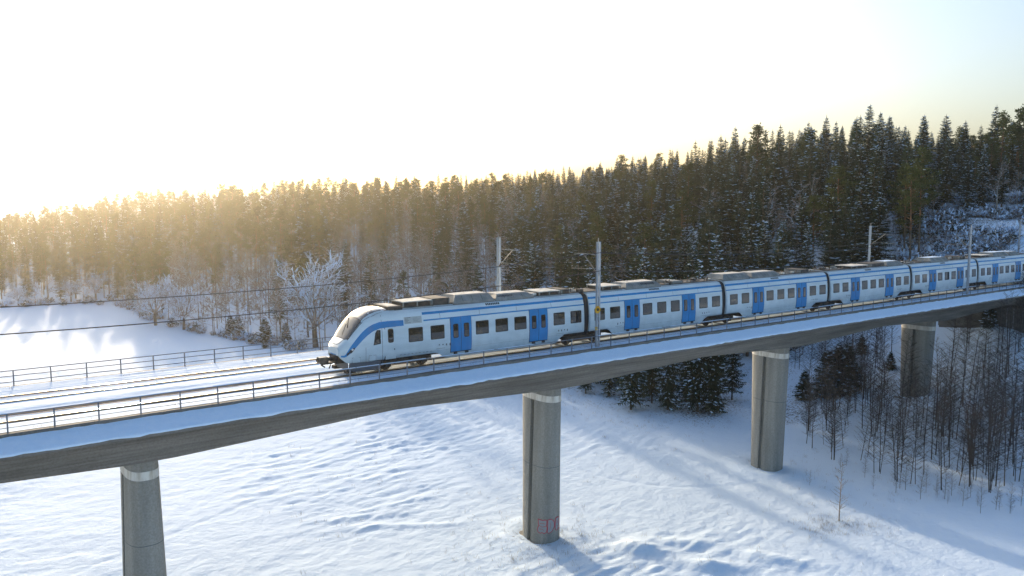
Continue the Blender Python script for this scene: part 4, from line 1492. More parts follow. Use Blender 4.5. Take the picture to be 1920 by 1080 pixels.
def mk_bare(seed, H=15.0, spread=.30, m='twig', snow=.25, levels=3, low=.28, upw=1.0, fine=1.0, tr=.0095, trunkm=None):
    """leafless tree: trunk, limbs, branches, twigs; snow strips on some upper sides"""
    R = random.Random(seed)
    t = TM()
    trunkm = trunkm or m

    def snowstrip(a, b_, r):
        d = b_ - a
        s_ = Vector((-d.y, d.x, 0))
        if s_.length < 1e-4: return
        s_ = s_.normalized() * (r * 1.1 + .035)
        up = Vector((0, 0, r * 1.1 + .02))
        t.add('branch_snow', 'treesnow', [a + s_ + up * .3, a + up * 1.6, a - s_ + up * .3, b_ + s_ * .6 + up * .3, b_ + up * 1.3, b_ - s_ * .6 + up * .3],
              [(0, 1, 4, 3), (1, 2, 5, 4)])

    def twigs(p, d, L, n):
        vs = []; fs = []
        for i in range(n):
            e = Vector((R.gauss(0, .55), R.gauss(0, .55), R.gauss(.15, .35))) + d * 1.0
            e = e.normalized() * L * R.uniform(.5, 1.2)
            st = p + d * L * R.uniform(-.6, .3)
            w_ = e.cross(Vector((R.uniform(-1, 1), R.uniform(-1, 1), R.uniform(-1, 1)))).normalized() * R.uniform(.025, .055)
            k = len(vs); vs += [st - w_, st + w_, st + e]; fs.append((k, k + 1, k + 2))
        t.add('twigs', m, vs, fs)

    def grow(p, d, L, r, lev):
        segs = 3
        path = [p]; dd = d.copy(); rr_ = [r]
        for i in range(segs):
            dd = (dd + Vector((R.gauss(0, .13), R.gauss(0, .13), R.gauss(.06 * upw, .08)))).normalized()
            path.append(path[-1] + dd * L / segs)
            rr_.append(max(.012, r * (1 - .28 * (i + 1))))
        part = 'limbs'
        t.limb(part, m, path, rr_, 3)
        for i in range(segs):
            sl = abs((path[i + 1] - path[i]).normalized().z)
            if sl < .93 and R.random() < snow * (1.7 if sl < .6 else .8): snowstrip(path[i], path[i + 1], rr_[i])
        if lev <= 0:
            twigs(path[-1], dd, L * .5, max(2, int(8 * fine))); twigs(path[1], dd, L * .5, max(1, int(5 * fine))); twigs(path[2], dd, L * .5, max(1, int(5 * fine)))
            return
        nb = R.randint(3, 4) if lev > 1 else R.randint(3, 5)
        for k in range(nb):
            q = R.uniform(.3, 1.0)
            i = min(segs - 1, int(q * segs)); st = path[i].lerp(path[i + 1], q * segs - i)
            ax = dd.cross(Vector((R.gauss(0, 1), R.gauss(0, 1), R.gauss(0, 1)))).normalized()
            ang = R.uniform(.35, .85)
            nd = (dd * math.cos(ang) + ax * math.sin(ang)).normalized()
            grow(st, nd, L * R.uniform(.45, .68), r * R.uniform(.38, .55), lev - 1)

    top = Vector((R.uniform(-.05, .05) * H, R.uniform(-.05, .05) * H, H * .92))
    mid = Vector((R.uniform(-.02, .02) * H, R.uniform(-.02, .02) * H, H * .5))
    r0 = tr * H
    t.limb('trunk', trunkm, [Vector((0, 0, -.4)), mid * .5, mid, mid.lerp(top, .6), top], [r0, r0 * .8, r0 * .58, r0 * .3, .015], 5)
    n = int(H * .95)
    for k in range(n):
        u = low + (1 - low) * (k + R.random()) / n
        z = u * H * .92
        p = (Vector((0, 0, 0)).lerp(mid, z / (H * .5)) if z < H * .5 else mid.lerp(top, (z - H * .5) / (H * .42)))
        a = R.uniform(0, 6.28)
        el = R.uniform(.45, 1.05) * upw
        d = Vector((math.cos(a), math.sin(a), el)).normalized()
        L = spread * H * (1.08 - u) ** .6 * R.uniform(.6, 1.1)
        grow(p, d, L, r0 * .36 * (1.15 - u), levels - 2 if u > .45 else levels - 1 if levels > 2 and R.random() < .5 else levels - 2)
    return t


def mk_oak(seed, H=13.0, snow=.9):
    """old wide-crowned tree whose crooked limbs all carry snow"""
    R = random.Random(seed)
    t = TM()

    def seg(path, rr_, lev):
        t.limb('limbs' if lev < 4 else 'trunk', 'twig' if lev < 4 else 'bark', path, rr_, 5 if lev > 2 else 3)
        for i in range(len(path) - 1):
            d = path[i + 1] - path[i]
            if abs(d.normalized().z) < .95 and R.random() < snow and lev < 4:
                s_ = Vector((-d.y, d.x, 0)).normalized() * (rr_[i] * .95 + .045)
                up = Vector((0, 0, rr_[i] + .015))
                t.add('branch_snow', 'treesnow', [path[i] + s_ + up * .3, path[i] + up * 1.5, path[i] - s_ + up * .3, path[i + 1] + s_ * .8 + up * .3, path[i + 1] + up * 1.3, path[i + 1] - s_ * .8 + up * .3],
                      [(0, 1, 4, 3), (1, 2, 5, 4)])

    def grow(p, d, L, r, lev):
        path = [p]; rr_ = [r]; dd = d
        for i in range(4):
            dd = (dd + Vector((R.gauss(0, .22), R.gauss(0, .22), R.gauss(.07, .14)))).normalized()
            path.append(path[-1] + dd * L / 4); rr_.append(r * (1 - .16 * (i + 1)))
        seg(path, rr_, lev)
        if lev == 0:
            return
        for k in range(R.randint(4, 5)):
            q = R.uniform(.3, 1.0) * 3.99
            i = int(q); st = path[i].lerp(path[i + 1], q - i)
            ax = dd.cross(Vector((R.gauss(0, 1), R.gauss(0, 1), R.gauss(0, 1)))).normalized()
            ang = R.uniform(.4, .95)
            grow(st, (dd * math.cos(ang) + ax * math.sin(ang)).normalized(), L * R.uniform(.48, .7), r * R.uniform(.42, .6), lev - 1)

    tr = [Vector((0, 0, -.4)), Vector((.1, 0, H * .12)), Vector((.15, .1, H * .25))]
    seg(tr, [.035 * H, .028 * H, .025 * H], 4)
    for k in range(8):
        a = 2 * PI * k / 8 + R.uniform(-.3, .3)
        grow(tr[-1] + Vector((0, 0, R.uniform(-.6, .4))), Vector((math.cos(a), math.sin(a), R.uniform(.35, 1.5))).normalized(), H * R.uniform(.38, .52), .013 * H, 3)
    return t


def mk_sapling(seed, H=9.0, m='alder'):
    R = random.Random(seed)
    t = TM()
    sway = Vector((R.uniform(-.07, .07), R.uniform(-.07, .07), 0)) * H
    def P(u): return Vector((0, 0, H * u)) + sway * u * u
    t.limb('trunk', m, [Vector((0, 0, -.4))] + [P(u) for u in (.25, .5, .75, 1.0)], [.062, .05, .038, .024, .007], 4)
    n = int(H * 7)
    for k in range(n):
        u = .16 + .83 * (k + R.random()) / n
        p = P(u); a = R.uniform(0, 6.28)
        L = (.10 + .16 * math.sin(min(1, (1.03 - u) * 1.5) * PI / 2)) * H * R.uniform(.35, .85)
        e = p + Vector((math.cos(a), math.sin(a), R.uniform(.35, .95))).normalized() * L
        mid_ = p.lerp(e, .5) + Vector((0, 0, -.04 * L))
        t.limb('twigs', m, [p, mid_, e], [.017, .012, .006], 3)
        for q in range(R.randint(3, 6)):
            st = p.lerp(e, R.uniform(.3, .9)); a2 = a + R.uniform(-1.1, 1.1)
            l2 = L * R.uniform(.25, .5)
            d = Vector((math.cos(a2), math.sin(a2), R.uniform(.1, .9))).normalized() * l2
            w_ = d.orthogonal().normalized() * .013
            t.add('twigs', m, [st - w_, st + w_, st + d], [(0, 1, 2)])
    return t


def mk_shrub(seed, r=1.3, green=False, snow=.6):
    R = random.Random(seed)
    t = TM()
    for k in range(26):
        a = R.uniform(0, 6.28); el = R.uniform(.5, 2.4)
        d = Vector((math.cos(a), math.sin(a), el)).normalized()
        p = Vector((R.uniform(-.3, .3), R.uniform(-.3, .3), -.1)); L = r * R.uniform(.6, 1.2)
        mid_ = p + d * L * .5; e = p + d * L + Vector((0, 0, -.15 * L))
        t.limb('stems', 'twig', [p, mid_, e], [.025, .018, .008], 3)
        for q in range(6):
            st = p.lerp(e, R.uniform(.3, 1)); dd = Vector((R.gauss(0, 1), R.gauss(0, 1), R.gauss(.4, .6))).normalized() * r * R.uniform(.2, .45)
            w_ = dd.orthogonal().normalized() * .014
            t.add('stems', 'twig', [st - w_, st + w_, st + dd], [(0, 1, 2)])
            if R.random() < snow * .8:
                s_ = Vector((-dd.y, dd.x, 0)); s_ = (s_.normalized() if s_.length > 1e-4 else Vector((1, 0, 0))) * R.uniform(.06, .16)
                t.add('branch_snow', 'treesnow', [st + s_ + Vector((0, 0, .02)), st - s_ + Vector((0, 0, .02)), st + dd * .9 - s_ * .6 + Vector((0, 0, .03)), st + dd * .9 + s_ * .6 + Vector((0, 0, .03))], [(0, 1, 2, 3)])
        if green:
            clump(t, 'crown', 'spruce', mid_ + Vector((0, 0, .15)), r * .30, 6, R, 1.0, 1.0)
    return t


SPR = [mk_spruce(100 + i, 20, Rm=[2.7, 3.2, 2.4, 3.5, 3.0, 2.2, 3.3, 2.8][i], snow=[.16, .42, .06, .7, .30, .05, .55, .12][i], dead=[0, 0, .1, 0, .05, .2, 0, .1][i]) for i in range(8)]
PIN = [mk_pine(200 + i, 19, snow=[.06, .14, .05, .2, .1][i], rc=[2.5, 3.0, 2.3, 2.8, 3.3][i], low=[.5, .42, .56, .35, .48][i]) for i in range(5)]
BAR = [mk_bare(300 + i, 16, spread=[.26, .3, .24, .32, .28, .26][i], snow=[.35, .5, .2, .6, .4, .3][i], m='twig', trunkm=['twig', 'twig', 'paletwig', 'twig', 'twig', 'paletwig'][i]) for i in range(6)]
SNB = [mk_bare(330 + i, 13, spread=.36, snow=.45, m='twig', low=.15, upw=.8) for i in range(2)]
OAK = [mk_oak(350 + i, 13) for i in range(2)]
SAP = [mk_sapling(400 + i, 9.5) for i in range(7)]
YSP = [mk_spruce(450 + i, 4.0, Rm=1.35, snow=[.5, .2, .7][i], dense=1.0, base=.02) for i in range(3)]
SHR = [mk_shrub(470 + i, 1.5, green=(i % 2 == 0), snow=[.6, .7, .5, .3][i]) for i in range(4)]
BIRCH = mk_sapling(499, 5.2, 'twig')

PARTN = {'trunk': 'trunk', 'crown': 'crown', 'branch_snow': 'branch_snow', 'limbs': 'limbs', 'twigs': 'twigs', 'stems': 'stems'}
_cache = {}


def split_meshes(key, t, nm_):
    if key not in _cache:
        _cache[key] = [(pn, t.mesh(nm_ + '_' + pn, [pn])) for pn in t.parts]
    return _cache[key]


def whole_mesh(key, t, nm_):
    k = (key, 'w')
    if k not in _cache: _cache[k] = t.mesh(nm_)
    return _cache[k]


def put(name, key, t, x, y, z, s, label, cat, group, detailed, rz=None, hs=None, ws=None):
    rz = random.uniform(0, 6.28) if rz is None else rz
    hs = hs or s
    s = ws or s
    if detailed:
        o = empty(name, (x, y, z), label, cat, group, rz)
        o.scale = (s, s, hs)
        for pn, me in split_meshes(key, t, name):
            q_ = link(PARTN[pn], me, o)
            if pn != 'trunk': q_['kind'] = 'stuff'
    else:
        o = link(name, whole_mesh(key, t, name), None, (x, y, z), rz, (s, s, hs))
        tag(o, label, cat, group)
    return o


# ------------------------------------------------------------------ forest layout
cand = []
rg = random.Random(11)
SP = 5.6
for i in range(-30, 130):
    for j in range(0, 130):
        x = -140 + i * SP + rg.uniform(-1.9, 1.9) + 150 * 0
        y = 50 + j * SP + rg.uniform(-1.9, 1.9)
        r = math.hypot(x, y); az = math.atan2(y, x)
        da = PSI - az
        if abs(da) > rad(41) or r > 430: continue
        p = px_of(az)
        if y < 60: continue
        if r < float(rb(az)) + rg.uniform(-2, 3): continue
        cand.append((r, x, y, p))
cand.sort()
cx_ = np.array([c[1] for c in cand]); cy_ = np.array([c[2] for c in cand])
hz = height(cx_, cy_)


def hf(p):  # height factor of the trees along the skyline, by column
    return float(np.interp(p, [-300, 50, 240, 500, 900, 1100, 1300, 1500, 1600, 1680, 1800, 1920, 2300], [.68, .76, .93, .92, .90, .92, .95, 1.0, .94, .82, .82, .92, .95]))


MARKS = [(-60, 'at the left picture edge'), (60, 'in the brightest haze'), (150, 'in the golden haze'), (240, 'above the snowy bushes'), (330, 'above the round snowy tree'), (430, 'above the young spruces'),
         (540, 'left of the big snowy oak'), (620, 'above the coupler'), (680, 'above the windscreen'), (745, 'above the cab door'), (800, 'above the first window pair'), (865, 'above the foremost blue doors'),
         (930, 'at the far mast'), (1010, 'above the first carriage rear doors'), (1070, 'left of the sunflower mast'), (1135, 'right of the sunflower mast'), (1185, 'above the second carriage front doors'),
         (1240, 'above the middle of the second carriage'), (1291, 'above the second carriage rear doors'), (1355, 'above the second joint'), (1422, 'above the third carriage front doors'),
         (1465, 'above the middle of the third carriage'), (1503, 'above the third carriage rear doors'), (1555, 'above the third joint'), (1605, 'left of the bracket mast'), (1660, 'right of the bracket mast'),
         (1706, 'above the fourth joint'), (1750, 'above the open slope'), (1815, 'over the farther mast'), (1870, 'right above the slope'), (1925, 'at the right picture edge')]


def zone(p):
    return min(MARKS, key=lambda m_: abs(m_[0] - p))[1]


def rowname(dr):
    return 'on the forest edge' if dr < 9 else 'in the second rows' if dr < 30 else 'deep inside' if dr < 75 else 'near the skyline'


COUNT = {'spruce_tree': 0, 'pine_tree': 0, 'bare_tree': 0}
far_pts = []
for (r, x, y, p), z in zip(cand, hz):
    dr = r - float(rb(math.atan2(y, x)))
    u = rg.random()
    # kind
    if p > 1080:
        pr = (.88, .03, .09) if dr < 25 else (.80, .07, .13)
        if p > 1780: pr = (.62, .26, .12)
    elif p > 620:
        pr = (.09, .02, .89) if dr < 95 else (.38, .22, .40)
        if 960 < p < 1080: pr = (.5, .05, .45)
    elif p > 300:
        pr = (.15, .13, .72) if dr < 60 else (.34, .38, .28)
    else:
        pr = (.30, .42, .28) if dr < 30 else (.36, .52, .12)
    k = 'spruce_tree' if u < pr[0] else 'pine_tree' if u < pr[0] + pr[1] else 'bare_tree'
    if k == 'bare_tree' and rg.random() < .12 and dr > 20: continue
    if k != 'bare_tree' and rg.random() < .14: continue
    s = hf(p) * rg.choice([.62, .78, .9, .95, 1.0, 1.05, 1.12]) * (.9 if dr < 8 else 1)
    if p > 1740 and dr < 25: s *= .8
    if k == 'bare_tree': s *= .95
    vi = rg.randrange({'spruce_tree': 8, 'pine_tree': 5, 'bare_tree': 6}[k])
    if k == 'spruce_tree' and (p < 900) and rg.random() < .5: vi = rg.choice([0, 2, 5, 7])
    sz = rg.uniform(.92, 1.1)
    vx, vy, dep = proj(x, y, z)
    inview = -90 < float(vx) < 2010
    if inview and COUNT[k] < 290:
        COUNT[k] += 1
        t = {'spruce_tree': SPR, 'pine_tree': PIN, 'bare_tree': BAR}[k][vi]
        size = 'small' if s < .75 else 'tall' if s > 1.0 else 'mid-sized'
        if k == 'spruce_tree':
            look = ['dark', 'snow-flecked', 'slim dark', 'snow-laden', 'snow-flecked', 'gappy', 'snow-laden', 'dark'][vi] + ' spruce'
        elif k == 'pine_tree':
            look = ['round-topped green pine', 'broad green pine', 'high-crowned reddish pine', 'snowy pine', 'wide olive-green pine'][vi]
        else:
            look = ['bare brown tree', 'snowy-boughed tree', 'pale-trunked tree', 'snow-lined tree', 'bare spreading tree', 'pale slim tree'][vi]
        lab = '%s %s %s %s' % (size, look, rowname(dr), zone(p))
        put(k, (k, vi), t, x, y, float(z) - .1, s, lab, {'spruce_tree': 'spruce', 'pine_tree': 'pine', 'bare_tree': 'bare tree'}[k],
            '%s trees %s' % (k.split('_')[0], zone(p)), dr < 14 and COUNT[k] < 120, hs=s * sz, ws=s * (rg.uniform(.95, 1.45) if k == 'spruce_tree' else rg.uniform(.85, 1.25)))
    else:
        far_pts.append((x, y, float(z) - .1, {'spruce_tree': 0, 'pine_tree': 8, 'bare_tree': 13}[k] + vi, s))

# woods on the far side of the field, behind the viewer (seen in the carriage windows)
for k in range(520):
    a = rad(-175) + rg.random() * rad(200) ; r = rg.uniform(150, 215)
    x, y = r * math.cos(a), r * math.sin(a)
    if y > -40: continue
    far_pts.append((x, y, float(height(x, y)[0]) - .2, rg.choice([0, 1, 2, 3, 4, 8, 9, 10]), rg.uniform(.8, 1.1)))


def scatter(name, pts, label, sources):
    src = bpy.data.collections.new(name + '_kinds')
    for i, me in enumerate(sources):
        o = bpy.data.objects.new('%s_%02d' % (name, i), me)
        src.objects.link(o)
    me = bpy.data.meshes.new(name)
    me.from_pydata([p[:3] for p in pts], [], [])
    a = me.attributes.new('kind', 'INT', 'POINT'); a.data.foreach_set('value', [p[3] for p in pts])
    a = me.attributes.new('size', 'FLOAT', 'POINT'); a.data.foreach_set('value', [p[4] for p in pts])
    a = me.attributes.new('turn', 'FLOAT_VECTOR', 'POINT'); a.data.foreach_set('vector', [c for p in pts for c in (0, 0, rg.uniform(0, 6.28))])
    o = bpy.data.objects.new(name, me); COL.objects.link(o)
    tag(o, label, kind='stuff')
    g = bpy.data.node_groups.new(name, 'GeometryNodeTree')
    g.interface.new_socket('Geometry', in_out='INPUT', socket_type='NodeSocketGeometry')
    g.interface.new_socket('Geometry', in_out='OUTPUT', socket_type='NodeSocketGeometry')
    N = g.nodes.new
    gi = N('NodeGroupInput'); go = N('NodeGroupOutput')
    ip = N('GeometryNodeInstanceOnPoints'); ci = N('GeometryNodeCollectionInfo')
    ci.inputs['Collection'].default_value = src; ci.inputs['Separate Children'].default_value = True; ci.inputs['Reset Children'].default_value = True
    ip.inputs['Pick Instance'].default_value = True
    def att(nm_, ty):
        n = N('GeometryNodeInputNamedAttribute'); n.data_type = ty; n.inputs[0].default_value = nm_
        return [s_ for s_ in n.outputs if s_.enabled and s_.name == 'Attribute'][0]
    L = g.links.new
    L(gi.outputs[0], ip.inputs['Points']); L(ci.outputs[0], ip.inputs['Instance'])
    L(att('kind', 'INT'), ip.inputs['Instance Index'])
    L(att('turn', 'FLOAT_VECTOR'), ip.inputs['Rotation'])
    L(att('size', 'FLOAT'), ip.inputs['Scale'])
    L(ip.outputs[0], go.inputs[0])
    md = o.modifiers.new('scatter', 'NODES'); md.node_group = g
    return o


ALLM = [whole_mesh(('spruce_tree', i), SPR[i], 'spruce_tree') for i in range(8)] + [whole_mesh(('pine_tree', i), PIN[i], 'pine_tree') for i in range(5)] + \
       [whole_mesh(('bare_tree', i), BAR[i], 'bare_tree') for i in range(6)]
scatter('distant_forest', far_pts, 'far-off mixed forest covering the hill up to the skyline', ALLM)


# ------------------------------------------------------------------ trees with a place of their own
def at_px(px, py, z=None):
    x, y = on_ground(px, py)
    for _ in range(8):
        zz = float(height(x, y)[0])
        x, y = on_ground(px, py, zz)
    return x, y, float(height(x, y)[0]) - .05


for i, (px, py, s, lab) in enumerate([(592, 652, 1.35, 'big spreading oak with every limb outlined in snow, left of the train nose'),
                                      (345, 618, .78, 'low round snowy tree on a short trunk at the field edge'),
                                      (292, 610, .85, 'leaning snowy tree at the field edge in the golden haze')]):
    x, y, z = at_px(px, py)
    put('snowy_tree', ('oak', i % 2), OAK[i % 2], x, y, z, s, lab, 'snowy tree', 'snow-covered broadleaf trees on the field edge', True, rz=[2.4, .6, 3.0][i])
for i, (px, py, s, lab) in enumerate([(262, 596, .8, 'upright snowy bare tree left of the leaning one'), (400, 628, .8, 'snowy bare tree between the round tree and the spruces'),
                                      (700, 660, .9, 'snowy bare tree directly behind the windscreen of the train'), (905, 640, .8, 'snow-lined bare tree just left of the far mast')]):
    x, y, z = at_px(px, py)
    put('snowy_tree', ('snb', i % 2), SNB[i % 2], x, y, z, s, lab, 'snowy tree', 'snow-covered broadleaf trees on the field edge', True)

for i, (px, py, s, v, lab) in enumerate([
        (432, 628, 1.0, 0, 'young snowy spruce left of the pair at the field edge'), (447, 634, 1.15, 2, 'taller young snowy spruce at the field edge'),
        (498, 640, 1.15, 0, 'pointed young spruce beside the far railing'), (536, 642, .95, 2, 'bushy snowy young spruce beside the far railing'),
        (497, 652, .55, 1, 'tiny spruce standing alone below the pointed one'),
        (1506, 748, .95, 1, 'little dark spruce right of the third pier'), (1549, 742, 1.5, 0, 'dark bushy spruce of the clump right of the third pier'),
        (1570, 738, 1.6, 1, 'darkest spruce of the clump right of the third pier'), (1590, 728, 1.5, 1, 'rightmost spruce of the dark clump'),
        (1643, 692, 1.35, 1, 'lone cone-shaped spruce on the slope left of the last pier'), (1614, 700, .7, 1, 'small spruce beside the lone cone-shaped one'),
        (1668, 730, .6, 1, 'faint small spruce just left of the last pier'), (1345, 768, .6, 1, 'low dark spruce sprig at the foot of the large spruces'),
        (1845, 745, .9, 1, 'small dark spruce inside the thicket at the right')]):
    x, y, z = at_px(px, py)
    put('young_spruce', ('ysp', v), YSP[v], x, y, z, s, lab, 'young spruce', 'young spruces outside the forest', True)

# the row of big dark spruces seen under the deck between the second and third pier
for i, (px, py, s, v) in enumerate([(1098, 738, .6, 4), (1142, 742, .55, 6), (1183, 768, .80, 3), (1222, 756, .8, 1), (1252, 768, .86, 6), (1286, 752, .8, 0), (1308, 772, .95, 3), (1334, 774, .92, 6), (1372, 750, .8, 1)]):
    x, y, z = at_px(px, py)
    put('spruce_tree', ('spruce_tree', v), SPR[v], x, y, z, s, ['slim spruce right of the graffiti pier top', 'thin spruce behind the deck, third in the row', 'broad low-skirted spruce, leftmost of the dark row under the deck',
        'snow-hung spruce second in the dark row under the deck', 'spruce in the middle of the dark row under the deck', 'dark spruce right of the middle under the deck', 'snowy spruce third from the right under the deck',
        'spruce with visible trunk, nearest in the row under the deck', 'rearmost spruce at the right end of the row under the deck'][i], 'spruce', 'dark spruces seen under the deck', True, hs=s * 1.05, ws=s * [.8, .7, .95, .72, .8, .68, .85, .78, .7][i])

# the leafless thicket at the lower right
sg = random.Random(5)
ns = 0
spots = []
for k in range(5200):
    px = sg.uniform(1500, 2010); py = sg.uniform(700, 945)
    x, y, z = (lambda a: (a[0], a[1], None))(on_ground(px, py))
    lo = np.interp(px, [1500, 1535, 1640, 1760, 1850, 2010], [835, 855, 900, 925, 940, 960])
    hi = np.interp(px, [1500, 1560, 1680, 1760, 1850, 2010], [800, 755, 745, 735, 715, 690])
    if not (hi < py < lo): continue
    if math.hypot((x - PIER_X[3]), (y - YC)) < 4 or (abs(px - 1722) < 52 and py < 812): continue
    # clumps: several stems share a root
    if any((x - a) ** 2 + (y - b_) ** 2 < 1.35 ** 2 for a, b_ in spots): continue
    spots.append((x, y))
    if len(spots) > 175: break
for (x, y) in spots:
    for q in range(sg.choice([1, 1, 2, 3])):
        if ns >= 290: break
        xx, yy = x + sg.gauss(0, .28), y + sg.gauss(0, .28)
        px_, py_, d_ = proj(xx, yy, -15)
        s = sg.uniform(.6, 1.1) * (1.0 if px_ > 1600 else .8)
        v = sg.randrange(7)
        xr = float(px_); rr_ = math.hypot(xx, yy)
        where = 'at the thicket\'s left tip' if xr < 1560 else 'below the lone cone-shaped spruce' if xr < 1640 else 'left of the last pier' if xr < 1690 else 'in front of the last pier' if xr < 1745 else 'right of the last pier' if xr < 1800 else 'mid-thicket' if xr < 1860 else 'by the right picture edge'
        where = ('front-row stem ' if rr_ < 84 else 'middle-row stem ' if rr_ < 95 else 'rear stem ') + where
        o = put('alder_sapling', ('sap', v), SAP[v], xx, yy, float(height(xx, yy)[0]) - .1, s, '%s leafless %s' % ('short' if s < .75 else 'tall' if s > .95 else 'slender', where), 'sapling', 'saplings of the thicket ' + where, rr_ < 86)
        o.rotation_euler[0] = sg.gauss(0, .05); o.rotation_euler[1] = sg.gauss(0, .05)
        ns += 1
for k in range(24):
    px = sg.uniform(1560, 1915); py = float(np.interp(px, [1560, 1640, 1760, 1915], [872, 905, 935, 955])) + sg.uniform(-12, 22)
    x, y, z = at_px(px, py)
    put('alder_sapling', ('sap', k % 7), SAP[k % 7], x, y, z, sg.uniform(.14, .36), 'knee-high to man-high sapling in front of the thicket', 'sapling', 'small saplings in front of the thicket', False)
# saplings behind, between the third and last pier, and beyond the snow slope
for k in range(46):
    px = sg.uniform(1480, 1680); py = sg.uniform(640, 745)
    x, y, z = at_px(px, py)
    if y < 56: continue
    put('alder_sapling', ('sap', k % 7), SAP[k % 7], x, y, z, sg.uniform(.6, .95), 'thin sapling on the slope behind the deck', 'sapling', 'saplings on the slope behind the deck', False)
x, y, z = at_px(1573, 977)
put('birch_sapling', ('birch', 0), BIRCH, x, y, z, 1.0, 'small lone leafless sapling standing on the open snow', 'sapling', None, True)
x, y, z = at_px(1518, 910)
put('birch_sapling', ('birch', 0), BIRCH, x, y, z, .3, 'knee-high twig in the snow left of the lone sapling', 'sapling', None, False)

# a snowy fringe of low broadleaf trees along the left edge of the woods
fr = random.Random(21)
for i in range(20):
    px = -40 + i * 31 + fr.uniform(-10, 10)
    a = az_of(px); rr_ = float(rb(a)) + fr.uniform(-4, 7); x, y = rr_ * math.cos(a), rr_ * math.sin(a)
    kk = fr.random()
    if kk < .25: put('snowy_tree', ('oak', i % 2), OAK[i % 2], x, y, float(height(x, y)[0]) - .1, fr.uniform(.38, .62), 'low snowy tree in the fringe of the woods ' + zone(px), 'snowy tree', 'snowy fringe trees ' + zone(px), False)
    else: put('snowy_tree', ('snb', i % 2), SNB[i % 2], x, y, float(height(x, y)[0]) - .1, fr.uniform(.5, .85), 'slim snowy tree in the fringe of the woods ' + zone(px), 'snowy tree', 'snowy fringe trees ' + zone(px), False)
# landmark trees
for px, r_, v, s_, lab in [(1000, 128, 3, .98, 'big cone-shaped spruce between the two masts, standing forward of the woods'), (955, 150, 0, .98, 'slim dark spruce just right of the far mast'),
                           (1128, 119, 1, .80, 'broad spruce right behind the sunflower mast'), (1085, 125, 7, .72, 'dark pointed spruce left of the sunflower mast')]:
    a = az_of(px); x, y = r_ * math.cos(a), r_ * math.sin(a)
    put('spruce_tree', ('spruce_tree', v), SPR[v], x, y, float(height(x, y)[0]) - .1, s_, lab, 'spruce', 'landmark spruces behind the train', True)
for i, (px, r_, s_) in enumerate([(1712, 150, .92), (1728, 154, 1.0), (1700, 158, .85)]):
    a = az_of(px); x, y = r_ * math.cos(a), r_ * math.sin(a)
    put('pine_tree', ('pine_tree', 4 if i else 1), PIN[4 if i else 1], x, y, float(height(x, y)[0]) - .1, s_, ['left of the three reddish-trunked pines beside the open slope', 'tallest of the three reddish-trunked pines beside the open slope', 'rear one of the three reddish-trunked pines beside the open slope'][i], 'pine', 'reddish-trunked pines beside the slope', True)
# shrubs: along the left forest edge and all over the open slope at the right
nshr = 0
more = []
for k in range(900):
    if k < 80:
        px = sg.uniform(-60, 330) if k < 50 else sg.uniform(330, 560); a = az_of(px); r = float(rb(a)) + sg.uniform(-5, 3)
        lab = 'snowy %s bush %s' % (['green', 'twiggy', 'green', 'brown twiggy'][k % 4], zone(px)); grp = 'bushes on the left forest edge ' + zone(px)
    else:
        px = sg.uniform(1690, 2010); a = az_of(px); r = sg.uniform(140, 192)
        if math.sin(px * .021) + math.sin(r * .35 + px * .01) > 1.1: continue
        lab = '%s bush %s, %s' % (['snowy green', 'snowy twiggy', 'green', 'brown twiggy'][k % 4], 'low behind the train' if r < 152 else 'on the lower slope' if r < 162 else 'half way up' if r < 175 else 'below the pines', zone(px)); grp = 'bushes on the open slope ' + zone(px)
    x, y = r * math.cos(a), r * math.sin(a)
    if y < 58.5: continue
    s_ = sg.uniform(.75, 1.75)
    if nshr >= 290:
        more.append((x, y, float(height(x, y)[0]) - .05, k % 4, s_)); continue
    nshr += 1
    put('snowy_bush', ('shr', k % 4), SHR[k % 4], x, y, float(height(x, y)[0]) - .05, s_, lab, 'bush', grp, False)
scatter('brushwood', more, 'dense snowy brushwood filling the open slope', [whole_mesh(('shr', i), SHR[i], 'snowy_bush') for i in range(4)])

# grass tufts and stalks
mb = MB()
def tuft(x, y, n, h):
    z = float(height(x, y)[0]) - .02
    for q in range(n):
        a = sg.uniform(0, 6.28); l = h * sg.uniform(.5, 1.2); d = l * sg.uniform(.1, .7)
        ox, oy = x + sg.gauss(0, .16), y + sg.gauss(0, .16)
        mb.add([(ox - .007, oy, z), (ox + .007, oy, z), (ox + math.cos(a) * d, oy + math.sin(a) * d, z + l)], [(0, 1, 2)], 'straw' if q % 3 else 'bark')
for k in range(1500):
    t = k % 6
    if t == 0:
        x, y = PIER_X[1] + sg.gauss(-.5, 3.2), YC + sg.gauss(-1.5, 3.0)
    elif t in (1, 2):
        a = az_of(sg.uniform(1000, 1480)); r = float(rb(a)) + sg.gauss(-5, 5); x, y = r * math.cos(a), r * math.sin(a)
    elif t == 3:
        x, y = on_ground(sg.uniform(1480, 1900), sg.uniform(840, 950))
    elif t == 4:
        x, y = on_ground(sg.gauss(1570, 40), sg.gauss(985, 12))
    else:
        x, y = on_ground(sg.uniform(500, 1700), sg.uniform(760, 1075))
    if math.hypot(x - PIER_X[1], (y - YC)) < 1.6: continue
    tuft(x, y, sg.randint(3, 9), sg.uniform(.15, .5))
tag(mb.build('dry_grass'), 'dry grass stalks sticking out of the snow on the field', 'grass', kind='stuff')

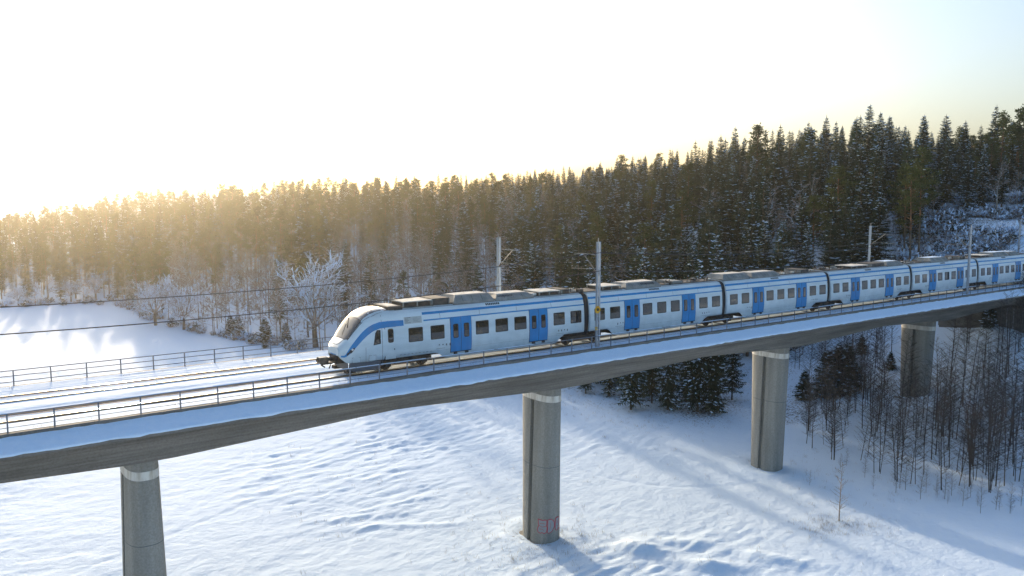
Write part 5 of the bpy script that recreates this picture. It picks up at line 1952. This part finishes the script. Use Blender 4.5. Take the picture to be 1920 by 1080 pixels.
# ------------------------------------------------------------------ haze
HZ = True
if HZ:
    mb = MB()
    mb.box(-420, 620, -330, 640, -34, 62, 'snow')
    hz_o = mb.build('haze')
    hm = bpy.data.materials.new('haze_air'); hm.use_nodes = True
    hm.node_tree.nodes.clear()
    pv = hm.node_tree.nodes.new('ShaderNodeVolumePrincipled'); ho = hm.node_tree.nodes.new('ShaderNodeOutputMaterial')
    pv.inputs['Color'].default_value = (1.0, 0.95, 0.82, 1)
    pv.inputs['Density'].default_value = 0.00021
    pv.inputs['Anisotropy'].default_value = 0.87
    hm.node_tree.links.new(pv.outputs[0], ho.inputs['Volume'])
    hz_o.data.materials.clear(); hz_o.data.materials.append(hm)
    tag(hz_o, 'thin sunlit winter haze over the valley', kind='stuff')
    hm.cycles.homogeneous_volume = True if hasattr(hm.cycles, 'homogeneous_volume') else None

# ------------------------------------------------------------------ labels: tell look-alikes apart by their order from left to right
ORD = ['leftmost', 'second from left', 'third from left', 'fourth from left', 'fifth from left', 'sixth from left', 'seventh from left', 'eighth from left', 'ninth from left', 'tenth from left']
NUM = {2: 'two', 3: 'three', 4: 'four', 5: 'five', 6: 'six', 7: 'seven', 8: 'eight', 9: 'nine', 10: 'ten'}
byl = {}
for o in COL.objects:
    if 'category' in o and 'label' in o: byl.setdefault(o['label'], []).append(o)
for lab, os_ in byl.items():
    if len(os_) < 2: continue
    os_.sort(key=lambda o: float(proj(*o.location)[0]))
    part = ''
    if len(os_) > 10:
        k = min(5, -(-len(os_) // 10)); names = {2: ['left half', 'right half'], 3: ['left third', 'middle third', 'right third'], 4: ['far left', 'mid left', 'mid right', 'far right'], 5: ['far left', 'left', 'middle', 'right', 'far right']}[k]
        n_ = -(-len(os_) // k)
        for c in range(k):
            sub_ = os_[c * n_:(c + 1) * n_]
            for i, o in enumerate(sub_):
                new = '%s of %s, %s: %s' % (ORD[i] if i < len(sub_) - 1 or i == 0 else 'rightmost', NUM.get(len(sub_), 'many'), names[c], lab)
                o['label'] = new if len(new.split()) <= 16 else lab
        continue
    for i, o in enumerate(os_):
        if len(os_) == 2: pre = ['left', 'right'][i] + ' one of two:'
        else: pre = (ORD[i] if i < len(os_) - 1 else 'rightmost') + ' of %s:' % NUM[len(os_)]
        new = pre + ' ' + lab
        if len(new.split()) <= 16: o['label'] = new
        elif len(os_) <= 5:
            short = lab.replace('mid-sized ', '').replace(' in the fringe of the woods', ' in the woods fringe')
            w_ = {2: ['left', 'right'], 3: ['left', 'middle', 'right'], 4: ['leftmost', 'second', 'third', 'rightmost'], 5: ['leftmost', 'second', 'third', 'fourth', 'rightmost']}[len(os_)][i]
            if len(short.split()) <= 15: o['label'] = short + ', ' + w_
